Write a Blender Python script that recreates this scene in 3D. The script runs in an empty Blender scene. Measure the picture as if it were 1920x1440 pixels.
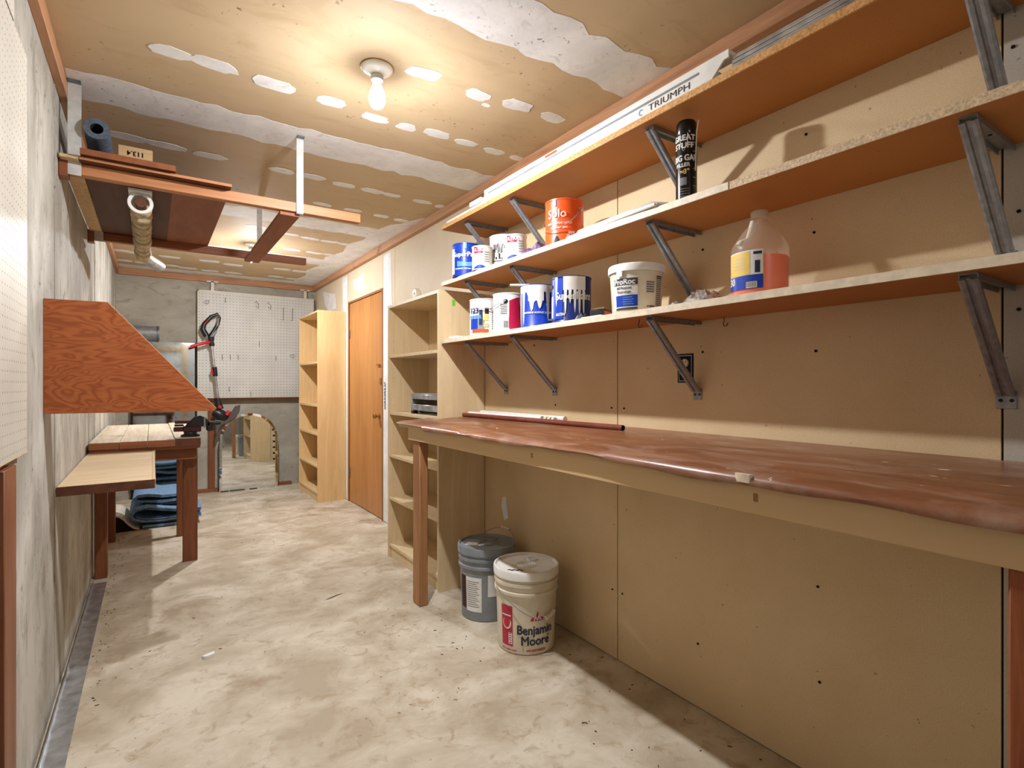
import bpy, bmesh, math, random
from mathutils import Vector, Matrix

random.seed(7)
S = bpy.context.scene
COL = S.collection
PI = math.pi

# ---------------------------------------------------------------- camera, world, exposure
CAM_H = 1.205
YAW = math.atan((960 - 284) / 1000.0)
cd = bpy.data.cameras.new('camera')
cd.sensor_fit = 'HORIZONTAL'; cd.sensor_width = 36.0
cd.lens = 36.0 * 1000.0 / 1920.0
cd.clip_start = 0.02
cam = bpy.data.objects.new('camera', cd); COL.objects.link(cam)
cam.location = (0, 0, CAM_H); cam.rotation_euler = (PI / 2, 0, -YAW)
S.camera = cam
w = bpy.data.worlds.new('world'); S.world = w; w.use_nodes = True
w.node_tree.nodes['Background'].inputs[0].default_value = (0.9, 0.92, 1, 1)
w.node_tree.nodes['Background'].inputs[1].default_value = 0.05
S.view_settings.view_transform = 'Standard'
S.view_settings.look = 'None'
S.view_settings.gamma = 1.0
S.view_settings.use_curve_mapping = False
S.view_settings.exposure = 0.14
BULB_NEAR, BULB_FAR, BULB_FILL = 3150.0, 3400.0, 700.0   # radiance of the three bulbs, the last an added unseen fill
UPPER = 0.0035   # share of it on the upper part of a bulb (these lamps shine downwards)

# ---------------------------------------------------------------- room measures (metres)
XL, XR = -0.305, 1.685
YF, YB = -1.55, 6.85
ZC = 2.41

# ---------------------------------------------------------------- material helpers
def lin(c):
    return tuple(((v / 255.) / 12.92 if v / 255. <= 0.04045 else ((v / 255. + 0.055) / 1.055) ** 2.4) for v in c) + (1.0,)

def soft(c, k=0.16):
    g = 0.3 * c[0] + 0.59 * c[1] + 0.11 * c[2]
    return tuple(v + (g - v) * k for v in c)

class NT:
    def __init__(s, name):
        s.m = bpy.data.materials.new(name); s.m.use_nodes = True
        s.t = s.m.node_tree; s.n = s.t.nodes
        s.p = s.n['Principled BSDF']; s.out = s.n['Material Output']
        s._tc = None
    def new(s, typ, **kw):
        x = s.n.new(typ)
        for k, v in kw.items(): setattr(x, k, v)
        return x
    def link(s, a, b): s.t.links.new(a, b)
    def co(s, scale=(1, 1, 1), rot=(0, 0, 0), world=False):
        if world:
            g = s.new('ShaderNodeNewGeometry').outputs['Position']
        else:
            g = s.new('ShaderNodeTexCoord').outputs['Object']
        mp = s.new('ShaderNodeMapping'); mp.inputs['Scale'].default_value = scale; mp.inputs['Rotation'].default_value = rot
        s.link(g, mp.inputs['Vector']); return mp.outputs['Vector']
    def noise(s, vec, scale, detail=5, rough=0.55, dist=0.0):
        x = s.new('ShaderNodeTexNoise'); x.inputs['Scale'].default_value = scale; x.inputs['Detail'].default_value = detail
        x.inputs['Roughness'].default_value = rough; x.inputs['Distortion'].default_value = dist
        s.link(vec, x.inputs['Vector']); return x.outputs['Fac']
    def ramp(s, fac, stops):
        r = s.new('ShaderNodeValToRGB'); e = r.color_ramp.elements
        while len(e) < len(stops): e.new(0.5)
        for i, (p, c) in enumerate(stops):
            e[i].position = p; e[i].color = c if len(c) == 4 else lin(c)
        s.link(fac, r.inputs['Fac']); return r.outputs['Color']
    def mix(s, fac, a, b, mode='MIX'):
        x = s.new('ShaderNodeMix', data_type='RGBA', blend_type=mode)
        if isinstance(fac, float): x.inputs[0].default_value = fac
        else: s.link(fac, x.inputs[0])
        for v, i in ((a, 6), (b, 7)):
            if isinstance(v, tuple): x.inputs[i].default_value = v
            else: s.link(v, x.inputs[i])
        return x.outputs[2]
    def bump(s, h, strength=0.2, dist=0.01):
        b = s.new('ShaderNodeBump'); b.inputs['Strength'].default_value = strength; b.inputs['Distance'].default_value = dist
        s.link(h, b.inputs['Height']); s.link(b.outputs['Normal'], s.p.inputs['Normal'])
    def math(s, op, a, b=None):
        x = s.new('ShaderNodeMath', operation=op)
        for v, i in ((a, 0), (b, 1)):
            if v is None: continue
            if isinstance(v, (int, float)): x.inputs[i].default_value = v
            else: s.link(v, x.inputs[i])
        return x.outputs[0]
    def done(s, color=None, rough=0.6, metal=0.0, spec=None):
        if color is not None:
            if isinstance(color, tuple): s.p.inputs['Base Color'].default_value = color
            else: s.link(color, s.p.inputs['Base Color'])
        s.p.inputs['Roughness'].default_value = rough; s.p.inputs['Metallic'].default_value = metal
        if spec is not None: s.p.inputs['Specular IOR Level'].default_value = spec
        return s.m

W0, W1 = (0, 0, 0, 1), (1, 1, 1, 1)

def plain(name, c, rough=0.5, metal=0.0, var=0.12, scale=12.0, spec=None):
    t = NT(name)
    d = tuple(max(0, v * (1 - var)) for v in c); l = tuple(min(255, v * (1 + var * 0.4)) for v in c)
    return t.done(t.ramp(t.noise(t.co(), scale, 4), [(0.3, d), (0.7, l)]), rough, metal, spec)

def wood(name, dark, light, along='y', fine=26.0, stretch=14.0, rough=0.55, dist=1.5, spec=0.35, bump=0.05, stain=None, world=False):
    dark, light = soft(dark), soft(light)
    t = NT(name)
    sc = [1.0, 1.0, 1.0]; sc['xyz'.index(along)] = 1.0 / stretch
    v = t.co(tuple(sc), world=world)
    a = t.noise(v, fine, 6, 0.6, dist); b = t.noise(v, fine * 0.16, 3, 0.5, 0.6)
    f = t.math('ADD', t.math('MULTIPLY', a, 0.6), t.math('MULTIPLY', b, 0.4))
    c = t.ramp(f, [(0.33, dark), (0.62, light)])
    if stain:
        g = t.ramp(t.noise(t.co(world=world), stain[1], 5, 0.6), [(stain[2], W0), (stain[2] + 0.12, W1)])
        c = t.mix(g, c, lin(stain[0]))
    t.bump(a, bump, 0.004)
    return t.done(c, rough, spec=spec)

def concrete(name, dark, light, spots, rough=0.75, streak=(1, 1, 1), scale=2.2, spec=0.25, extra=None, bump=0.25, desat=0.16):
    dark, light, spots = soft(dark, desat), soft(light, desat), soft(spots, desat)
    t = NT(name); v = t.co(streak, world=True); v1 = t.co(world=True)
    big = t.noise(v, scale, 8, 0.62, 0.4)
    c = t.ramp(big, [(0.38, dark), (0.50, tuple((a + b) / 2 for a, b in zip(dark, light))), (0.62, light)])
    s2 = t.ramp(t.noise(v, scale * 4.5, 6, 0.65, 0.8), [(0.54, W0), (0.68, W1)])
    c = t.mix(t.math('MULTIPLY', s2, 0.75), c, lin(spots))
    pit = t.ramp(t.noise(v1, 38, 3, 0.6), [(0.66, W0), (0.70, W1)])
    msk = t.ramp(t.noise(v1, 1.7, 3), [(0.48, W0), (0.6, W1)])
    c = t.mix(t.math('MULTIPLY', t.math('MULTIPLY', pit, msk), 0.75), c, lin(tuple(x * 0.42 for x in spots)))
    if extra:
        e = t.ramp(t.noise(t.co(extra[3] if len(extra) > 3 else (1, 1, 1), world=True), extra[1], 7, 0.6, 0.5), [(extra[2], W0), (extra[2] + 0.09, W1)])
        c = t.mix(t.math('MULTIPLY', e, 0.6), c, lin(extra[0]))
    t.bump(t.noise(v1, 26, 8, 0.7), bump, 0.006)
    return t.done(c, rough, spec=spec)

def pegmat(name, base, hole, pitch, au, av, r=0.13):
    t = NT(name); g = t.new('ShaderNodeTexCoord').outputs['Object']
    sp = t.new('ShaderNodeSeparateXYZ'); t.link(g, sp.inputs[0])
    ds = []
    for ax in (au, av):
        fr = t.math('FRACT', t.math('DIVIDE', sp.outputs['XYZ'.index(ax)], pitch))
        d = t.math('SUBTRACT', fr, 0.5); ds.append(t.math('MULTIPLY', d, d))
    dist = t.math('SQRT', t.math('ADD', ds[0], ds[1]))
    inside = t.math('LESS_THAN', dist, r)
    n = t.ramp(t.noise(t.co(), 3.5, 4), [(0.3, tuple(v * 0.92 for v in base)), (0.7, base)])
    return t.done(t.mix(inside, n, lin(hole)), 0.5)

M = {}
M['wallboard'] = None
def board(name, dark, light, fleck, rough=0.55):
    dark, light, fleck = soft(dark), soft(light), soft(fleck)
    t = NT(name); v = t.co(world=True)
    a = t.noise(v, 2.1, 5, 0.6); f = t.noise(v, 260, 2, 0.7)
    c = t.ramp(a, [(0.3, dark), (0.7, light)])
    c = t.mix(t.math('MULTIPLY', t.ramp(f, [(0.35, W1), (0.55, W0)]), 0.28), c, lin(fleck))
    sp = t.ramp(t.noise(v, 55, 2, 0.5), [(0.74, W0), (0.77, W1)])
    c = t.mix(t.math('MULTIPLY', sp, 0.55), c, lin(tuple(x * 0.5 for x in fleck)))
    return t.done(c, rough, spec=0.3)
M['wallboard'] = board('fibreboard_wall', (213, 180, 130), (227, 198, 150), (190, 150, 100))
M['wallgrey'] = board('grey_wallboard', (176, 166, 150), (196, 188, 172), (150, 138, 120))
M['wallpale'] = board('pale_wallboard', (216, 196, 160), (230, 212, 178), (198, 172, 132))
M['mud'] = concrete('joint_compound', (226, 225, 224), (242, 241, 240), (214, 212, 208), rough=0.8, scale=5, bump=0.1)
M['ceil'] = concrete('drywall_paper', (204, 170, 122), (214, 182, 134), (198, 162, 114), rough=0.75, scale=1.6, bump=0.04, streak=(0.5, 1, 1), desat=0.26)
M['conc'] = concrete('concrete_wall', (158, 153, 140), (200, 196, 184), (132, 123, 104), streak=(1, 1.2, 0.6), scale=2.6, extra=((136, 126, 106), 1.5, 0.56, (1, 1.6, 0.35)))
M['concback'] = concrete('concrete_wall_grey', (160, 153, 136), (188, 182, 164), (146, 137, 118), streak=(0.6, 1, 1.2), scale=2.0)
M['floor'] = concrete('concrete_floor', (176, 156, 124), (210, 195, 168), (168, 140, 100), rough=0.6, streak=(1, 1.1, 1), scale=3.0, extra=((142, 118, 88), 2.4, 0.57), spec=0.3, bump=0.15, desat=0.26)
M['block'] = concrete('painted_block', (200, 198, 192), (222, 220, 214), (180, 178, 170), scale=2.0)
M['nailer'] = wood('orange_lumber', (164, 106, 66), (204, 146, 100), 'y', stain=((110, 58, 34), 3.0, 0.62))
M['nailer_x'] = wood('orange_lumber_cross', (160, 100, 60), (200, 138, 92), 'x', stain=((118, 62, 36), 3.0, 0.62))
M['red_y'] = wood('redwood_long', (100, 50, 24), (138, 74, 40), 'y', rough=0.5)
M['red_x'] = wood('redwood_cross', (116, 60, 30), (160, 90, 50), 'x', rough=0.5)
M['red_z'] = wood('redwood_upright', (112, 56, 26), (152, 84, 44), 'z', rough=0.45)
M['beam'] = wood('stained_beam', (168, 98, 52), (206, 134, 80), 'x', rough=0.5)
M['darkply'] = wood('dark_plywood', (72, 36, 18), (108, 56, 28), 'y', fine=12, stretch=6, rough=0.6)
M['brownply'] = wood('brown_plywood', (128, 66, 32), (156, 84, 42), 'y', fine=14, stretch=6, rough=0.6)
M['birch'] = wood('birch_veneer', (214, 182, 132), (232, 204, 156), 'z', fine=18, stretch=10, rough=0.42, bump=0.01)
M['birch2'] = wood('golden_birch_veneer', (222, 178, 114), (238, 198, 136), 'z', fine=18, stretch=10, rough=0.42, bump=0.01)
M['door'] = wood('oiled_door_veneer', (176, 106, 44), (204, 134, 64), 'z', fine=9, stretch=9, rough=0.35, bump=0.01)
M['casing'] = wood('door_casing_wood', (140, 84, 40), (170, 108, 58), 'z')
M['plank'] = wood('worn_plank', (176, 152, 120), (220, 204, 176), 'y', fine=22, stretch=16, stain=((150, 110, 66), 5.0, 0.62))
M['lowplank'] = wood('worn_low_plank', (196, 160, 112), (226, 198, 154), 'x', fine=20, stretch=10, stain=((178, 132, 78), 4.0, 0.6))
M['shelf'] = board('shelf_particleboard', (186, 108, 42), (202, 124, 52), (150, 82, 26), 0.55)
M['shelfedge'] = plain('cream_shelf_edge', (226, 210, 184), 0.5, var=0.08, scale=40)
M['palechip'] = plain('pale_chipboard_edge', (218, 192, 156), 0.7, var=0.2, scale=170)
M['chipedge'] = plain('raw_chipboard_edge', (214, 160, 96), 0.7, var=0.25, scale=160)
M['apron'] = wood('tan_painted_apron', (214, 176, 122), (226, 190, 138), 'y', fine=7, stretch=12, rough=0.4, bump=0.01)
M['benchleg'] = wood('brown_bench_leg', (148, 94, 50), (190, 132, 80), 'z', fine=20, stretch=12, rough=0.5, stain=((84, 50, 30), 6.0, 0.64))
M['firleg'] = wood('red_fir_leg', (132, 60, 26), (176, 92, 46), 'z', fine=60, stretch=20, rough=0.5)

def benchtop():
    t = NT('brown_linoleum'); v = t.co((3, 0.55, 1), world=True); u = t.co(world=True)
    c = t.ramp(t.noise(v, 6, 6, 0.6, 0.6), [(0.3, (112, 68, 43)), (0.7, (144, 95, 64))])
    sm = t.ramp(t.noise(t.co((2.5, 0.8, 1), world=True), 3.2, 7, 0.7, 1.0), [(0.50, W0), (0.70, W1)])
    c = t.mix(t.math('MULTIPLY', sm, 0.34), c, lin((206, 186, 170)))
    ch = t.ramp(t.noise(t.co((2.2, 1, 1), world=True), 17, 3, 0.6, 0.4), [(0.715, W0), (0.73, W1)])
    c = t.mix(ch, c, lin((226, 210, 190)))
    t.bump(t.noise(u, 14, 5), 0.12, 0.006)
    return t.done(c, 0.32, spec=0.45)
M['benchtop'] = benchtop()

def plyface():
    t = NT('orange_fir_plywood'); v = t.co((0.5, 1, 1.9))
    d = t.noise(v, 5.0, 3, 0.5, 0.5)
    wv = t.math('SINE', t.math('MULTIPLY', d, 150.0))
    wv = t.math('ADD', t.math('MULTIPLY', wv, 0.5), 0.5)
    c = t.ramp(wv, [(0.0, (144, 74, 34)), (0.4, (166, 92, 46)), (1.0, (176, 102, 54))])
    c = t.mix(t.math('MULTIPLY', t.noise(v, 2.0, 4), 0.5), c, lin((150, 72, 34)))
    fine = t.ramp(t.noise(t.co((0.06, 1, 1)), 160, 3), [(0.4, W0), (0.65, W1)])
    c = t.mix(t.math('MULTIPLY', fine, 0.18), c, lin((120, 52, 22)))
    return t.done(c, 0.42, spec=0.4)
M['plyface'] = plyface()
M['plyedge'] = plain('pale_plywood_edge', (210, 178, 132), 0.7, scale=60)
M['galv'] = plain('galvanised_steel', (150, 152, 156), 0.4, 0.45, var=0.14, scale=60)
M['galvdark'] = plain('dull_steel', (126, 128, 132), 0.45, 0.8, var=0.3, scale=30)
M['alu'] = plain('aluminium', (200, 203, 206), 0.32, 0.8, var=0.22, scale=16)
M['strap'] = plain('grey_white_strap', (202, 202, 198), 0.55, 0.1, scale=20)
M['white'] = plain('white_plastic', (232, 230, 224), 0.4, var=0.05)
M['offwhite'] = plain('offwhite_plastic', (218, 208, 186), 0.45, var=0.07)
M['porcelain'] = plain('white_porcelain', (236, 232, 220), 0.25, var=0.04)
M['black'] = plain('black_plastic', (24, 24, 27), 0.35, var=0.2)
M['blackgloss'] = plain('black_gloss', (16, 16, 18), 0.22, var=0.2)
M['darkgap'] = plain('dark_void', (14, 12, 12), 0.9)
M['red'] = plain('red_plastic', (206, 28, 48), 0.35, var=0.1)
M['crimson'] = plain('crimson_print', (186, 24, 66), 0.4, var=0.1)
M['brandred'] = plain('red_print', (196, 26, 44), 0.4, var=0.08)
M['navy'] = plain('navy_print', (22, 38, 66), 0.45, var=0.1)
M['blue'] = plain('blue_label', (20, 62, 176), 0.35, var=0.12)
M['darkblue'] = plain('dark_blue_label', (14, 40, 110), 0.35, var=0.15)
M['lightblue'] = plain('light_blue_print', (96, 160, 220), 0.4)
M['orange'] = plain('orange_label', (232, 86, 28), 0.35, var=0.06)
M['yellow'] = plain('yellow_print', (244, 206, 96), 0.4, var=0.06)
M['greyplastic'] = plain('grey_plastic', (132, 138, 144), 0.35, var=0.12)
M['greyprint'] = plain('grey_print', (120, 118, 116), 0.5, var=0.2, scale=60)
M['darkprint'] = plain('charcoal_print', (62, 64, 66), 0.5)
M['tin'] = plain('tin_can_metal', (196, 198, 200), 0.3, 0.7, var=0.15, scale=20)
M['paper'] = plain('white_paper', (228, 226, 222), 0.6, var=0.06)
M['brass'] = plain('brass', (186, 146, 84), 0.28, 0.9, var=0.15)
M['iron'] = plain('cast_iron', (38, 34, 36), 0.4, 0.4, var=0.3)
M['ironred'] = plain('worn_dark_red_iron', (66, 24, 26), 0.45, 0.3, var=0.35, scale=30)
M['copperbrown'] = plain('brown_pipe', (126, 62, 46), 0.35, 0.15, var=0.12)
M['foam'] = plain('grey_foam', (88, 98, 112), 0.9, var=0.25, scale=90)
M['rugblue'] = plain('blue_carpet', (116, 150, 184), 0.95, var=0.25, scale=70)
M['rugback'] = plain('dark_carpet_back', (42, 52, 70), 0.9, var=0.3, scale=50)
M['ribbed'] = plain('tan_ribbed_hose', (196, 176, 140), 0.7, var=0.25, scale=40)
M['carton'] = wood('pale_pine', (206, 160, 100), (228, 188, 132), 'x', fine=16)
M['ink'] = plain('ink', (40, 34, 30), 0.7)
M['greentape'] = plain('green_tape', (110, 206, 50), 0.6)
M['purple'] = plain('purple_wrap', (104, 82, 120), 0.3, var=0.5, scale=50)
M['clear'] = plain('clear_bag', (206, 202, 196), 0.15, 0.35, var=0.4, scale=70)
M['guard'] = plain('smoky_guard', (86, 78, 70), 0.4)
t = NT('mirror_glass'); M['mirror'] = t.done(t.ramp(t.noise(t.co(), 9, 4, 0.6), [(0.2, (214, 220, 220)), (0.6, (226, 230, 230))]), 0.02, 1.0)
t = NT('old_mirror_glass')
ag = t.ramp(t.noise(t.co(), 7, 8, 0.7), [(0.52, W0), (0.72, W1)])
M['oldmirror'] = t.done(t.mix(ag, lin((214, 220, 222)), lin((150, 152, 156))), 0.05, 1.0)
t = NT('milky_jug_plastic')
tr = t.new('ShaderNodeBsdfTransparent'); tr.inputs[0].default_value = (1, 0.97, 0.93, 1)
mx = t.new('ShaderNodeMixShader'); mx.inputs[0].default_value = 0.18
t.done(t.ramp(t.noise(t.co(), 5), [(0.3, (226, 214, 202)), (0.7, (238, 228, 218))]), 0.3)
t.link(tr.outputs[0], mx.inputs[1]); t.link(t.p.outputs[0], mx.inputs[2]); t.link(mx.outputs[0], t.out.inputs['Surface'])
M['jug'] = t.m
t = NT('orange_liquid'); M['liquid'] = t.done(t.ramp(t.noise(t.co(), 3), [(0.3, (252, 96, 8)), (0.7, (255, 108, 14))]), 0.3)
M['liquid'].node_tree.nodes['Principled BSDF'].inputs['Subsurface Radius'].default_value = (0.05, 0.02, 0.01)

def emitter(name, strength):
    t = NT(name); t.n.remove(t.p)
    e = t.new('ShaderNodeEmission'); e.inputs[0].default_value = lin((248, 250, 255)); e.inputs[1].default_value = strength
    t.link(e.outputs[0], t.out.inputs['Surface']); return t.m

# ---------------------------------------------------------------- mesh helpers
class MB:
    def __init__(s): s.v = []; s.f = []
    def add(s, vs, fs):
        o = len(s.v); s.v += [tuple(p) for p in vs]; s.f += [tuple(i + o for i in q) for q in fs]; return s
    def box(s, x0, x1, y0, y1, z0, z1):
        return s.add([(x0, y0, z0), (x1, y0, z0), (x1, y1, z0), (x0, y1, z0), (x0, y0, z1), (x1, y0, z1), (x1, y1, z1), (x0, y1, z1)],
                     [(0, 3, 2, 1), (4, 5, 6, 7), (0, 1, 5, 4), (1, 2, 6, 5), (2, 3, 7, 6), (3, 0, 4, 7)])
    def prism(s, pts, a, b, axis='y'):
        def mk(p, t):
            return {'y': (p[0], t, p[1]), 'x': (t, p[0], p[1]), 'z': (p[0], p[1], t)}[axis]
        n = len(pts)
        return s.add([mk(p, a) for p in pts] + [mk(p, b) for p in pts],
                     [tuple(range(n))[::-1], tuple(range(n, 2 * n))] + [(i, (i + 1) % n, n + (i + 1) % n, n + i) for i in range(n)])
    def lathe(s, prof, n=32, a0=0.0, a1=2 * PI, cx=0, cy=0, m=None):
        full = abs(a1 - a0 - 2 * PI) < 1e-6
        k = n if full else n + 1
        vs = []; fs = []
        for r, z in prof:
            for i in range(k):
                a = a0 + (a1 - a0) * i / n
                vs.append((cx + r * math.sin(a), cy - r * math.cos(a), z))
        for j in range(len(prof) - 1):
            for i in range(n):
                q = (i + 1) % k
                fs.append((j * k + i, j * k + q, (j + 1) * k + q, (j + 1) * k + i))
        if m is not None: vs = [tuple(m @ Vector(p)) for p in vs]
        return s.add(vs, fs)
    def tube(s, path, r, n=10, cap=True):
        P = [Vector(p) for p in path]; vs = []; fs = []
        rs = r if isinstance(r, (list, tuple)) else [r] * len(P)
        t0 = (P[1] - P[0]).normalized()
        up = Vector((0, 0, 1)) if abs(t0.z) < 0.9 else Vector((1, 0, 0))
        nrm = t0.cross(up).normalized()
        for i, p in enumerate(P):
            t = (P[min(i + 1, len(P) - 1)] - P[max(i - 1, 0)]).normalized()
            nrm = (nrm - t * nrm.dot(t)).normalized(); b = t.cross(nrm)
            for k in range(n):
                a = 2 * PI * k / n
                vs.append(tuple(p + (nrm * math.cos(a) + b * math.sin(a)) * rs[i]))
        for i in range(len(P) - 1):
            for k in range(n):
                fs.append((i * n + k, i * n + (k + 1) % n, (i + 1) * n + (k + 1) % n, (i + 1) * n + k))
        if cap:
            fs.append(tuple(range(n))[::-1]); fs.append(tuple(range((len(P) - 1) * n, len(P) * n)))
        return s.add(vs, fs)
    def bar(s, p0, p1, wdt, thk, up=(0, 0, 1)):
        a, b = Vector(p0), Vector(p1); t = (b - a).normalized(); u = Vector(up)
        sd = t.cross(u).normalized(); u = sd.cross(t).normalized()
        vs = []
        for p in (a, b):
            for i, j in ((-1, -1), (1, -1), (1, 1), (-1, 1)):
                vs.append(tuple(p + sd * i * wdt / 2 + u * j * thk / 2))
        return s.add(vs, [(0, 3, 2, 1), (4, 5, 6, 7), (0, 1, 5, 4), (1, 2, 6, 5), (2, 3, 7, 6), (3, 0, 4, 7)])
    def build(s, name, mat, parent=None, bev=0.0, smooth=40, loc=None, mats=None):
        me = bpy.data.meshes.new(name)
        vs = s.v
        if loc is not None: vs = [(x - loc[0], y - loc[1], z - loc[2]) for x, y, z in vs]
        me.from_pydata(vs, [], s.f); me.validate()
        bm = bmesh.new(); bm.from_mesh(me)
        bmesh.ops.recalc_face_normals(bm, faces=bm.faces[:]); bm.to_mesh(me); bm.free()
        me.materials.append(M[mat] if isinstance(mat, str) else mat)
        if smooth:
            for p in me.polygons: p.use_smooth = True
            me.set_sharp_from_angle(angle=math.radians(smooth))
        o = bpy.data.objects.new(name, me); COL.objects.link(o)
        if parent: o.parent = parent
        if loc is not None: o.location = loc
        if bev:
            m = o.modifiers.new('bevel', 'BEVEL'); m.width = bev; m.segments = 1; m.limit_method = 'ANGLE'; m.angle_limit = math.radians(50)
        return o

def tag(o, label, cat, group=None):
    o['label'] = label; o['category'] = cat
    if group: o['group'] = group
    return o
def thing(name, label, cat, loc=(0, 0, 0), rz=0.0, group=None):
    o = bpy.data.objects.new(name, None); COL.objects.link(o); o.empty_display_size = 0.05
    o.location = loc; o.rotation_euler = (0, 0, rz)
    return tag(o, label, cat, group)
def struct(o): o['kind'] = 'structure'; return o
def copy_tree(o, parent=None):
    c = o.copy(); COL.objects.link(c); c.parent = parent
    for ch in list(o.children): copy_tree(ch, c)
    return c
def face_rz(x, y, turn=0.0):
    """turn a thing so that its local -Y looks at the place where one stands"""
    return math.atan2(-x, y) + turn

def text_mesh(txt, size, bold=0.0, align='CENTER', ext=0.0):
    cu = bpy.data.curves.new('lettering', 'FONT'); cu.body = txt; cu.size = size; cu.align_x = align; cu.align_y = 'CENTER'
    cu.resolution_u = 3; cu.extrude = ext
    o = bpy.data.objects.new('lettering', cu); COL.objects.link(o)
    bpy.context.view_layer.update()
    dg = bpy.context.evaluated_depsgraph_get()
    me = bpy.data.meshes.new_from_object(o.evaluated_get(dg))
    bpy.data.objects.remove(o); bpy.data.curves.remove(cu)
    if bold > 0:                      # heavier strokes: the same letters laid over each other a hair apart
        vs = [v.co.copy() for v in me.vertices]; fs = [tuple(p.vertices) for p in me.polygons]; n = len(vs)
        V = []; F = []
        for k, (dx, dy) in enumerate(((-1, 0), (1, 0), (0, 0.8), (0, -0.8))):
            V += [(v.x + dx * bold * 1.3, v.y + dy * bold * 1.3, v.z) for v in vs]; F += [tuple(i + k * n for i in f) for f in fs]
        me.clear_geometry(); me.from_pydata(V, [], F)
    return me
def text_on_cyl(txt, size, r, a, z, mat, parent, bold=0.0, sx=1.0, slope=0.0, name='lettering', half=None):
    me = text_mesh(txt, size, bold)
    for v in me.vertices:
        x = v.co.x * sx; zz = z + v.co.y + slope * x; an = a + x / r
        v.co = (r * math.sin(an), -r * math.cos(an), zz)
    me.materials.clear(); me.materials.append(M[mat]); me.name = name
    o = bpy.data.objects.new(name, me); COL.objects.link(o); o.parent = parent; return o
def text_flat(txt, size, fn, mat, parent, bold=0.0, sx=1.0, name='lettering', align='CENTER'):
    me = text_mesh(txt, size, bold, align)
    for v in me.vertices: v.co = fn(v.co.x * sx, v.co.y)
    me.materials.clear(); me.materials.append(M[mat]); me.name = name
    o = bpy.data.objects.new(name, me); COL.objects.link(o)
    if parent: o.parent = parent
    return o
def cyl_patch(r, a0, a1, z0, z1, mat, parent, name='label_print', n=10, top=None):
    mb = MB(); vs = []; fs = []
    for i in range(n + 1):
        a = a0 + (a1 - a0) * i / n
        zt = z1 if top is None else top(i / n)
        for z in (z0, zt): vs.append((r * math.sin(a), -r * math.cos(a), z))
    for i in range(n): fs.append((2 * i, 2 * i + 2, 2 * i + 3, 2 * i + 1))
    return mb.add(vs, fs).build(name, mat, parent)

# ================================================================ THE SHELL
fl = MB().box(XL - 0.2, XR + 0.3, YF - 0.2, YB + 0.2, -0.12, 0.0).build('floor', 'floor'); struct(fl)
tag(fl, 'stained tan concrete floor', 'floor'); del fl['category']
ce = MB().box(XL - 0.2, XR + 0.3, YF - 0.2, YB + 0.2, ZC, ZC + 0.1).build('ceiling', 'ceil'); struct(ce)
wl = struct(MB().box(XL - 0.2, XL, YF - 0.2, YB + 0.2, 0, ZC).build('wall_left', 'conc'))
wb = struct(MB().box(XL, XR + 0.12, YB, YB + 0.2, 0, ZC).build('wall_back', 'concback'))
wf = struct(MB().box(XL, XR + 0.12, YF - 0.2, YF, 0, ZC).build('wall_front', 'block'))
wr = struct(MB().box(XR + 0.055, XR + 0.3, YF, YB, 0, ZC).build('wall_right', 'darkgap'))
G = 0.0025
def panel(y0, y1, z0, z1, mat='wallboard'):
    return MB().box(XR, XR + 0.014, y0 + G, y1 - G, z0, z1).build('wall_panel', mat, wr)
panel(YF, 0.40, 0, ZC, 'wallgrey'); panel(0.40, 1.67, 0.004, ZC); panel(1.67, 2.885, 0.004, ZC); panel(2.885, 4.235, 0.004, ZC, 'wallpale')
panel(4.235, 4.515, 0.004, ZC, 'wallpale'); panel(4.515, 5.515, 2.05, ZC, 'wallpale'); panel(5.515, YB, 0.004, ZC, 'wallpale')
# board joints in the concrete of the left wall
for y, d in ((2.64, 0.006), (4.35, 0.006), (5.55, 0.006), (6.62, 0.008)):
    MB().box(XL, XL + 0.003, y, y + d, 0.02, 2.34).build('form_joint', M['conc'], wl)

def blob(cx, cy, rx, ry, k=14, jit=0.16, ang=0.0, sq=0.72):
    out = []
    for i in range(k):
        a = 2 * PI * i / k
        j = 1 + random.uniform(-jit, jit)
        ca, sa = math.cos(a), math.sin(a)
        x = rx * math.copysign(abs(ca) ** sq, ca) * j; y = ry * math.copysign(abs(sa) ** sq, sa) * j
        out.append((cx + x * math.cos(ang) - y * math.sin(ang), cy + x * math.sin(ang) + y * math.cos(ang)))
    return out
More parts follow.
